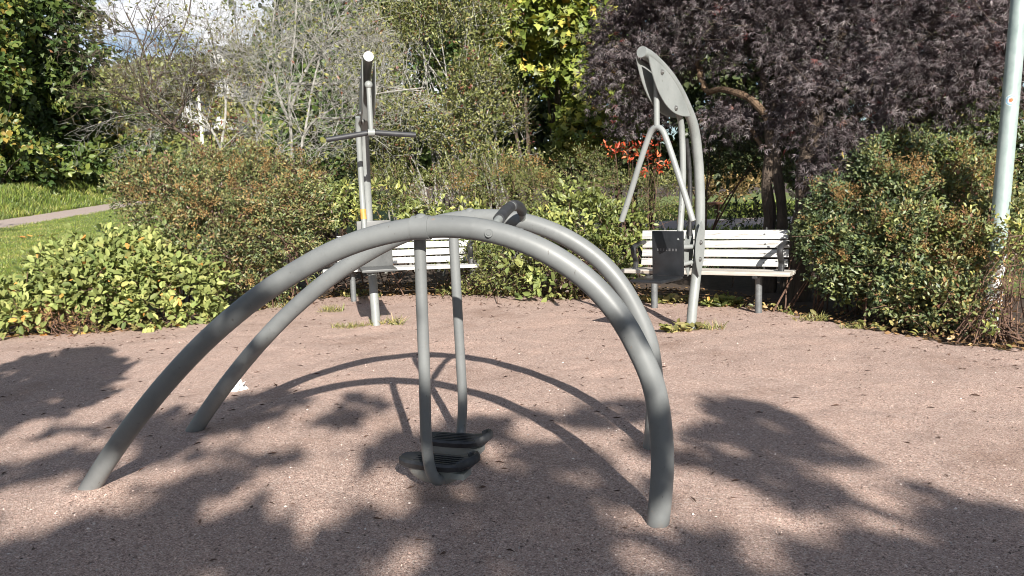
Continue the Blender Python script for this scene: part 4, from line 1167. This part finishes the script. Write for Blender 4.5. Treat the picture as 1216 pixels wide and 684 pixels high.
# bare grey trees at the left with lichen-covered limbs
def bare_tree(label, base, main, seed, mat, kids_len, levels=3, kids=7, r0=.03, leaf=('lf_olive', 800), group='bare grey trees', n_main=15, cat='tree'):
    """main: guide points of the leading limbs."""
    root = empty('bare_tree', base, label, cat, group)
    g, h = Geo(), Geo()
    tips = []
    for li, pts in enumerate(main):
        L = smooth_line(pts, 20)
        rad = np.linspace(r0 * (1 if li == 0 else .7), .007, 20)
        g.tube(L, rad, sides=8, caps=False)
        r2 = np.random.default_rng(seed * 10 + li)
        for k in range(n_main):
            i = 6 + int(12 * (k + r2.random()) / n_main); i = min(i, 18)
            ax = unit(L[i + 1] - L[i]); v = r2.normal(size=3) * np.array([1.2, .8, .7]); v = unit(v - ax * (v @ ax))
            for pts_, rr_, lv in branch_lines(L[i], ax * .5 + v * .9 + np.array([0, 0, .15]), kids_len * (.6 + .7 * r2.random()), min(rad[i] * .42 + .001, .007), levels - 1, int(r2.integers(1e6)), kids=kids, wig=.35, upw=.1, shrink=.55, ang=.8):
                h.tube(pts_, rr_, sides=3 if lv < 2 else 5, caps=False)
                if lv == 0: tips.append(pts_[-1]); tips.append(pts_[3])
    for gg, nm in ((g, 'trunk'), (h, 'twigs')):
        o = link(nm, gg.mesh(nm), M[mat], root); o.matrix_parent_inverse = Matrix.Translation(-Vector(base))
    tips = np.array(tips); r3 = np.random.default_rng(seed)
    k = min(leaf[1], len(tips)); q = tips[r3.choice(len(tips), k, replace=False)]
    n_ = len(q)
    me = leaf_mesh('leaves', q, r3.normal(size=(n_, 3)), r3.normal(size=(n_, 3)) + np.array([0, -.5, .8]), .05 + .03 * r3.random(n_), .03 * np.ones(n_), 'diamond', np.clip(.55 + .2 * r3.normal(size=n_), 0, .95), r3.random(n_))
    o = link('leaves', me, M[leaf[0]], root); o.matrix_parent_inverse = Matrix.Translation(-Vector(base))
    return root
b = gnd(305, 240, 10.6)
bare_tree('dark-stemmed bare tree curving up to the left before the hill', b, [[b, at(262, 200, 10.6), at(205, 150, 10.6), at(184, 112, 10.7), at(200, 70, 10.9), at(222, 25, 11.1), at(230, -25, 11.2)], [at(200, 148, 10.6), at(160, 120, 10.4), at(130, 108, 10.3)], [at(184, 112, 10.7), at(170, 60, 10.8), at(150, 15, 11.0)], [at(205, 150, 10.6), at(222, 118, 10.9), at(236, 92, 11.0)]], 81, 'bark_dark', .75, r0=.032)
b = gnd(330, 250, 10.9)
bare_tree('pale lichen-covered bare tree leaning left behind the bronze shrubs', b, [[b, at(275, 205, 10.9), at(252, 155, 11.0), at(225, 115, 11.1), at(190, 60, 11.2), at(165, 10, 11.3)], [at(262, 180, 10.9), at(268, 120, 11.1), at(255, 60, 11.2), at(240, 0, 11.4)], [at(252, 155, 11.0), at(210, 135, 10.8), at(170, 130, 10.7)]], 82, 'bark_grey', .85, r0=.028)
b = gnd(312, 250, 11.2)
bare_tree('straight grey bare tree in the middle of the bare group', b, [[b, at(306, 190, 11.2), at(302, 120, 11.3), at(285, 60, 11.4), at(275, -10, 11.6)], [at(302, 130, 11.3), at(318, 80, 11.3), at(325, 20, 11.4), at(330, -30, 11.4)], [at(303, 150, 11.2), at(280, 110, 11.0), at(262, 85, 10.9)]], 83, 'bark_grey', .9, r0=.03)
b = gnd(348, 260, 11.0)
bare_tree('birch-like bare tree with whitish trunk right of the bare group', b, [[b, at(347, 190, 11.0), at(344, 110, 11.1), at(350, 40, 11.2), at(354, -30, 11.3)], [at(345, 130, 11.1), at(360, 90, 11.0), at(385, 50, 11.0), at(410, 20, 11.1)], [at(346, 150, 11.0), at(330, 110, 11.0), at(322, 60, 11.2)], [at(347, 100, 11.1), at(390, 100, 10.8), at(440, 102, 10.6), at(500, 108, 10.5)]], 84, 'bark_grey', .85, r0=.036)
b = gnd(362, 262, 10.4)
bare_tree('low arching grey bare tree beside the pull-bar machine', b, [[b, at(358, 190, 10.4), at(362, 158, 10.4), at(378, 140, 10.3), at(400, 126, 10.2), at(425, 116, 10.1), at(470, 108, 10.0), at(505, 104, 10.0)], [at(362, 158, 10.4), at(372, 100, 10.5), at(390, 40, 10.6), at(420, 0, 10.7)], [at(380, 140, 10.3), at(410, 140, 10.1), at(440, 130, 10.0)]], 85, 'bark_grey', .7, r0=.024)

BG = [
    ('dark_maple_tree', 'big dark green maple at the far left beyond the lawn', (-20.0, 34), [bl(25, 30, 33, 60, 60, 2.4), bl(75, 60, 33, 40, 46, 2.0), bl(20, 110, 33, 60, 50, 2.2), bl(85, 110, 33, 26, 36, 1.5), bl(40, 165, 33, 50, 45, 2.2), bl(-60, 60, 33, 80, 120, 2.8), bl(60, 0, 34, 40, 40, 2.2), bl(60, -60, 34, 70, 60, 2.6)], 'lf_darkmaple', 2500, 9, .27, .42, 91),
    ('round_bush', 'rounded green bush at the right foot of the dark maple', (-18.8, 36), [bl(130, 195, 36, 46, 34, 1.8), bl(95, 203, 34, 45, 28, 1.6), bl(150, 160, 37, 34, 22, 1.6), bl(110, 165, 36, 30, 26, 1.6), bl(175, 205, 38, 34, 30, 1.6)], 'lf_darkmaple', 1100, 9, .25, .62, 92),
    ('round_bush', 'yellowish maple bush at the left edge before the dark maple', (-19.5, 30), [bl(5, 90, 29.5, 26, 50, 1.2), bl(0, 175, 29, 36, 48, 1.2), bl(10, 20, 30, 20, 30, 1.0), bl(45, 205, 31, 36, 22, 1.2)], 'lf_darkmaple', 620, 9, .23, .64, 93),
    ('woodland_tree', 'dark woodland tree filling the gap behind the bare trees', (-4.6, 19), [bl(390, 60, 19, 60, 60, 1.6), bl(440, 20, 19, 60, 50, 1.6), bl(400, 150, 18.5, 55, 60, 1.4), bl(400, -40, 19, 90, 50, 1.8), bl(440, 190, 17.5, 50, 40, 1.2)], 'lf_darkmaple', 2300, 9, .15, .36, 94),
    ('woodland_tree', 'dark woodland tree behind the olive thicket', (-.8, 20), [bl(540, 90, 20, 90, 80, 1.8), bl(620, 60, 19.5, 70, 80, 1.6), bl(560, 0, 20, 110, 70, 2.0), bl(600, 170, 18.5, 90, 60, 1.5)], 'lf_darkmaple', 2900, 9, .15, .3, 95),
    ('woodland_tree', 'dark woodland tree behind the maple and purple tree', (3.2, 19.5), [bl(700, 110, 18.5, 70, 80, 1.5), bl(770, 60, 19, 80, 80, 1.8), bl(740, -20, 19, 120, 60, 2.0), bl(690, 190, 18, 60, 40, 1.3), bl(780, 160, 18.5, 60, 50, 1.4)], 'lf_dark', 1700, 9, .14, .42, 96),
    ('woodland_tree', 'dark woodland tree behind the crown of the purple tree', (7.0, 17), [bl(880, 60, 16, 90, 80, 1.5), bl(980, 70, 15, 90, 90, 1.5), bl(930, 170, 15.5, 70, 40, 1.2), bl(930, -20, 16, 150, 60, 1.8), bl(880, 150, 16, 60, 50, 1.2)], 'lf_dark', 2600, 9, .13, .4, 97),
    ('woodland_tree', 'dark woodland tree behind the lamp post', (8.4, 13.5), [bl(1080, 80, 13, 90, 100, 1.4), bl(1180, 90, 12.5, 90, 100, 1.4), bl(1120, 200, 12, 100, 60, 1.2), bl(1130, -20, 13, 140, 60, 1.6), bl(1010, 210, 12, 50, 50, .8)], 'lf_dark', 1700, 9, .12, .4, 98),
]
for nm, lab, bs, bb, mt_, cl, per, L_, hm, sd in BG:
    plant(nm, lab, 'bush' if nm == 'round_bush' else 'tree', bs, bb, mt_, cl, per, L_, .72, 'oval' if nm != 'dark_maple_tree' else 'palmate', .40, .20, seed=sd, group=None if nm != 'woodland_tree' else 'woodland trees behind the garden',
          gap=.35, gf=.9, hue_mid=hm, hue_sd=.2, stems=7, stem_r=.10 if nm != 'round_bush' else .05, stem_spread=.25, stem_mat='bark_dark', crown='crown' if nm != 'round_bush' else 'foliage', stem_name='trunk' if nm != 'round_bush' else 'stem', twigs=.06, droop=.2, shell=.5)
plant('round_bush', 'loose pale green bush before the far white houses', 'bush', (-17.5, 46), [bl(212, 165, 46, 26, 14, 1.0), bl(256, 150, 46, 16, 16, 1.0), bl(290, 160, 46, 22, 22, 1.2), bl(245, 122, 48, 18, 14, 1.0), bl(200, 135, 47, 22, 22, 1.0), bl(285, 100, 48, 18, 18, 1.0)], 'lf_olive', 330, 9, .26, .5, 'diamond', .6, .3, seed=101, gap=.5, gf=.8, stems=6, stem_r=.05, hue_mid=.7)
for nm_, lab_, bs_, bb_, sd_ in (  # tall crowns out of view, added to cut the sky's fill light
    ('sky_block_tree', 'tall dense unseen tree added to block the sky beyond the right end of the hedge', (11.5, 3.0), [(11.5, 3.0, 4.5, 2.6, 3.0, 3.0), (12.5, 6.5, 6.0, 2.8, 3.0, 3.5), (11.0, -.5, 5.5, 2.4, 2.6, 3.0)], 111),
    ('sky_block_tree', 'tall dense unseen tree added to block the sky beyond the left side of the gravel', (-11.5, 2.0), [(-11.0, 2.0, 4.5, 2.8, 3.0, 3.2), (-12.5, 6.0, 5.5, 2.6, 2.4, 3.4), (-10.5, -2.0, 5.5, 2.6, 2.6, 3.2)], 112),
    ('sky_block_tree', 'tall unseen woodland crowns added above the thicket and maple to block the sky', (0.5, 19.0), [(-1.5, 18, 9.5, 3.0, 2.0, 3.0), (2.0, 18, 10.0, 3.2, 2.0, 3.4), (6.0, 16, 9.0, 3.4, 2.0, 3.2), (9.5, 13, 8.0, 2.8, 2.0, 3.0), (-4.5, 18, 9.0, 2.6, 2.0, 2.6)], 113)):
    plant(nm_, lab_, 'tree', bs_, bb_, 'lf_dark', 1500, 9, .20, .7, 'oval', .5, .25, seed=sd_, group='unseen tall trees added to block the sky', gap=.2, gf=.8, stems=5, stem_r=.14, stem_mat='bark_dark', crown='crown', stem_name='trunk', twigs=0, front=.1)
plant('tawny_shrub', 'tawny feathery shrub beyond the lawn right of the forked-handle machine', 'shrub', (8.2, 27.5), [bl(868, 222, 27, 16, 16, .8), bl(890, 212, 27, 18, 18, .8), bl(845, 228, 27.5, 12, 10, .6)], 'lf_tawny', 260, 9, .13, .4, 'diamond', .3, .15, seed=99, stems=0)
plant('round_bush', 'far green bush behind the lawn beyond the benches', 'bush', (7.2, 30), [bl(850, 205, 30, 40, 30, 1.2), bl(910, 205, 30, 40, 34, 1.2), bl(800, 200, 30, 40, 30, 1.2), bl(960, 210, 29, 40, 30, 1.0)], 'lf_dark', 700, 9, .17, .6, 'oval', .36, .18, seed=100, gap=.2, stems=8, stem_r=.04)
# brown picnic table beyond the right path
c = gnd(842, 254, 25.0)
tb = empty('picnic_table', (c[0], c[1], c[2] + .05), 'small brown wooden table on the lawn beyond the benches', 'table')
for nm, bx in (('table_top', ((0, 0, .45), (.36, .30, .035))), ('leg', ((-.26, 0, .21), (.03, .22, .21))), ('leg', ((.26, 0, .21), (.03, .22, .21)))):
    g = Geo(); g.box(*bx, None, .008); link(nm, g.mesh(nm), M['wood_brown'], tb)

# ------------------------------------------------------------------ far hill, houses and street lamp
hx, hy = np.meshgrid(np.linspace(-110, 60, 70), np.linspace(75, 170, 40), indexing='ij')
def hill_z(x, y):
    return terrain(x, y) + 19.5 * np.exp(-((x + 46) / 30) ** 4 - ((y - 125) / 34) ** 2) + 5 * np.exp(-((x - 15) / 40) ** 2 - ((y - 130) / 35) ** 2) - 1.5
hz = hill_z(hx, hy)
V = np.stack([hx, hy, hz], -1).reshape(-1, 3); ny_ = hx.shape[1]
i, j = np.meshgrid(np.arange(69), np.arange(39), indexing='ij'); i, j = i.ravel(), j.ravel()
o = link('hill', np_mesh('hill', V, [np.stack([i * ny_ + j, (i + 1) * ny_ + j, (i + 1) * ny_ + j + 1, i * ny_ + j + 1], 1)], True), M['hill']); tag(o, kind='structure')
n = 26000
xx = -100 + 130 * rng.random(n); yy = 80 + 50 * rng.random(n)
cl = gap_noise(np.stack([xx, yy, 0 * xx], 1), .35, 17)
pos = np.stack([xx, yy, hill_z(xx, yy) + 1.1 * np.maximum(0, cl) + .9 * rng.random(n)], 1)
o = link('far_woods', leaf_mesh('far_woods', pos, rng.normal(size=(n, 3)), rng.normal(size=(n, 3)) + np.array([0, -.6, .8]), .8 + .6 * rng.random(n), .6 * np.ones(n), 'diamond', np.clip(.5 + .25 * cl + .1 * rng.normal(size=n), 0, .92), rng.random(n)), M['lf_olive'])
tag(o, kind='stuff')
def house(x, y, z, w, d, h, rh, label, rz=0.0):
    root = empty('house', (x, y, z), label, 'house', 'far white houses on the slope', rz)
    g = Geo(); g.box((0, 0, h / 2), (w / 2, d / 2, h / 2))
    g.prism([(-w / 2, 0), (w / 2, 0), (0, rh)], d, (0, 0, h), np.array([(1., 0, 0), (0, 0, 1.), (0, -1., 0)]))
    wl_ = link('wall', g.mesh('wall', False), M['wall_white'], root)
    L = math.hypot(w / 2, rh)
    for s in (-1, 1):
        t = np.array([s * w / 2, 0, -rh]) / L
        g = Geo(); g.box(np.array([s * w / 4, 0, h + rh / 2 + .1]), (L / 2 + .3, d / 2 + .3, .08), np.array([t, (0, 1., 0), np.cross(t, (0, 1., 0))])); link('roof', g.mesh('roof', False), M['roof_grey'], root)
    for wx in (-.28, .28):
        for wz in ((.35, .75) if h > 4 else (.5,)):
            k_ = min(1, h / 2.4)
            g = Geo(); g.box((wx * w, -d / 2 - .03, h * wz), (.34 * k_, .05, .55 * k_)); f = link('window', g.mesh('window', False), M['lamp_white'], root)
            g = Geo(); g.box((wx * w, -d / 2 - .07, h * wz), (.26 * k_, .03, .46 * k_)); link('pane', g.mesh('pane', False), M['glass'], f)
for px, py, Y, w, d, h, rh, lab in ((238, 158, 62, 2.2, 4, 1.1, 1.0, 'small white gabled house low behind the bare trees'), (268, 157, 64, 2.6, 4, .9, .4, 'low white house right of the gabled one behind the bare trees'),
                                    (277, 118, 78, 2.0, 4, 1.2, .6, 'white house on the hillside above the far street lamp'), (266, 84, 92, 1.6, 4, 1.6, .6, 'upper white house near the hill top')):
    q = at(px, py, Y); house(q[0], q[1], q[2], w, d, h, rh, lab)
q = at(240, 165, 40); gz = float(terrain(q[0], 40)); tz = at(236, 87, 40)[2]
sl = empty('street_lamp', (q[0], 40, gz), 'pale street lamp far behind the bare trees', 'street lamp')
g = Geo(); g.tube(np.array([(0, 0, -.2), (0, 0, tz - gz)]), [.10, .06], sides=10); link('pole', g.mesh('pole'), M['lamp_white'], sl)
g = Geo(); g.tube(np.array([(0, 0, tz - gz), (.35, 0, tz - gz + .05)]), .04, sides=8); link('arm', g.mesh('arm'), M['lamp_white'], sl)
g = Geo(); g.box((.05, 0, tz - gz + .05), (.42, .13, .07), None, .03); link('lamp_head', g.mesh('lamp_head'), M['lamp_white'], sl)

# ------------------------------------------------------------------ trees behind the viewer that dapple the gravel
SH = [(-3.01, 4.76, 0.34, 0.81), (-3.18, 5.44, 0.29, 0.58), (-3.16, 5.86, 0.13, 0.22), (-3.67, 5.26, 0.54, 1.41), (-2.07, 4.27, 0.38, 0.23), (-1.56, 4.48, 0.31, 0.4), (-0.95, 4.39, 0.2, 0.32), (0.0, 4.05, 0.22, 0.16), (-0.23, 3.74, 0.25, 0.39), (0.09, 3.44, 0.48, 0.64), (-1.31, 3.73, 0.39, 0.38), (-1.35, 3.12, 0.43, 0.36), (-2.22, 3.56, 0.3, 0.24), (-0.67, 3.65, 0.25, 0.31), (-0.57, 3.05, 0.41, 0.35), (-0.3, 2.65, 0.89, 0.3), (-1.43, 2.69, 0.56, 0.28), (-1.88, 2.82, 0.2, 0.23), (0.07, 2.69, 0.48, 0.34), (0.55, 4.2, 0.25, 0.21), (0.34, 3.99, 0.18, 0.15), (1.21, 4.06, 0.2, 0.33), (1.35, 3.8, 0.16, 0.16), (1.42, 3.35, 0.12, 0.1), (1.06, 3.7, 0.24, 0.18), (1.04, 3.24, 0.39, 0.22), (1.21, 2.95, 0.29, 0.18), (1.36, 2.7, 0.27, 0.15), (1.19, 2.48, 0.35, 0.15), (1.57, 2.91, 0.14, 0.08), (1.69, 2.72, 0.18, 0.09), (1.79, 2.62, 0.17, 0.11), (0.67, 2.52, 0.23, 0.13), (0.9, 2.44, 0.41, 0.12), (1.56, 2.42, 0.21, 0.14), (-2.44, 4.08, 0.24, 0.18), (0.3, 3.13, 0.24, 0.28), (0.51, 3.52, 0.16, 0.23), (0.25, 2.73, 0.31, 0.28), (-0.9, 2.97, 0.34, 0.25)]
LI = [(-2.09, 3.24, 0.17, 0.14), (-1.96, 2.92, 0.11, 0.08), (-1.75, 3.11, 0.11, 0.09), (-1.18, 3.13, 0.07, 0.09), (-0.96, 3.38, 0.14, 0.13), (-0.63, 3.18, 0.09, 0.1), (-0.89, 3.04, 0.14, 0.12), (-0.78, 2.83, 0.07, 0.09), (-0.37, 2.51, 0.05, 0.1), (-1.64, 3.49, 0.16, 0.11), (-2.45, 3.94, 0.24, 0.12), (-2.28, 4.73, 0.22, 0.2), (-1.5, 3.53, 0.1, 0.09), (-1.21, 3.94, 0.18, 0.13), (-0.91, 3.78, 0.2, 0.13), (0.58, 2.8, 0.17, 0.13), (0.54, 3.29, 0.16, 0.14), (0.83, 2.77, 0.18, 0.09), (1.03, 2.65, 0.26, 0.06), (1.62, 3.08, 0.2, 0.07), (0.72, 3.12, 0.14, 0.11), (0.36, 3.71, 0.14, 0.13), (0.77, 2.38, 0.11, 0.04), (-0.5, 3.0, 0.09, 0.08), (0.11, 3.87, 0.13, 0.14), (1.37, 3.15, 0.17, 0.05)]
SH += [(-2.5, 3.3, .35, .25), (-2.3, 2.75, .5, .3), (-1.1, 3.5, .5, .2), (-2.0, 3.95, .3, .12), (.45, 3.05, .35, .25), (1.0, 3.55, .5, .10), (-1.75, 3.9, .16, .26), (-1.64, 4.25, .16, .25), (-1.50, 4.6, .15, .20), (-1.85, 3.62, .10, .12)]
_rl = np.random.default_rng(19)
LI += [(-3.1 + 5.2 * _rl.random(), 2.35 + 2.4 * _rl.random() ** 1.2, .015 + .055 * _rl.random(), .015 + .06 * _rl.random()) for _ in range(95)]      # gaps between the leaves
SH, LI = np.array(SH), np.array(LI)
def inside(E_, x, y, grow):
    return (((x[:, None] - E_[:, 0]) / (E_[:, 2] + grow)) ** 2 + ((y[:, None] - E_[:, 1]) / (E_[:, 3] + 1.6 * grow)) ** 2 < 1).any(1)
n = 120000
fx = -6 + 10 * rng.random(n); fy = .6 + 7 * rng.random(n)
shade = inside(SH, fx, fy, -.015) | (fy < 2.36) | ((fx < -3.25) & (fy < 5.6))
shade &= ~(inside(LI, fx, fy, .05))
shade &= gap_noise(np.stack([fx, fy * .55, 0 * fx], 1), 14.0, 5) > np.where(fy < 3.0, -.46, -.20)
fx, fy = fx[shade][:40000], fy[shade][:40000]
fx = np.concatenate([fx, -7 + 12 * rng.random(16000)]); fy = np.concatenate([fy, 2.2 - 8 * rng.random(16000) ** 1.2]); n = len(fx)  # extra leaves overhead and behind, added to block sky light
left = fx < -1.9
hh = np.where((fx < -2.6) & (fy > 4.6), 2.6 + .8 * rng.random(n), 3.4 + 2.2 * rng.random(n) + np.where(fy < 2.2, 2.5 * rng.random(n), 0))
canopy = np.stack([fx, fy, 0 * fx], 1) + S[None] * (hh / S[2])[:, None]
for nm_lab, msk, tb_, sd in (('leafy tree behind the viewer shading the left gravel', left, (-3.2, -6.0), 1), ('leafy tree behind the viewer shading the right gravel', ~left, (2.4, -9.0), 2)):
    base = np.array([tb_[0], tb_[1], -.05])
    root = empty('shade_tree', base, nm_lab, 'tree', 'trees behind the viewer')
    q = canopy[msk]; k = len(q)
    me = leaf_mesh('crown', q, rng.normal(size=(k, 3)) * np.array([1, 1, .5]), rng.normal(size=(k, 3)) * .7 + S, .08 + .05 * rng.random(k), .06 + .03 * rng.random(k), 'oval', np.clip(.5 + .2 * rng.normal(size=k), 0, 1), rng.random(k))
    o = link('crown', me, M['lf_maple'], root); o.matrix_parent_inverse = Matrix.Translation(-Vector(base))
    g = Geo()
    tp_ = base + np.array([.1, .2, 3.2])
    g.tube(smooth_line([base, base + np.array([.05, .05, 1.6]), tp_], 14), np.linspace(.20, .12, 14), sides=12)
    r2 = np.random.default_rng(sd)
    for i in r2.choice(k, 40, replace=False):
        e = q[i]; mid = (tp_ + e) / 2 + np.array([0, 0, .35]) + .15 * r2.normal(size=3)
        g.tube(smooth_line([tp_ - np.array([0, 0, r2.random() * 1.2]), mid, e], 10), np.linspace(.045, .006, 10), sides=5, caps=False)
    o = link('trunk', g.mesh('trunk'), M['bark_dark'], root); o.matrix_parent_inverse = Matrix.Translation(-Vector(base))
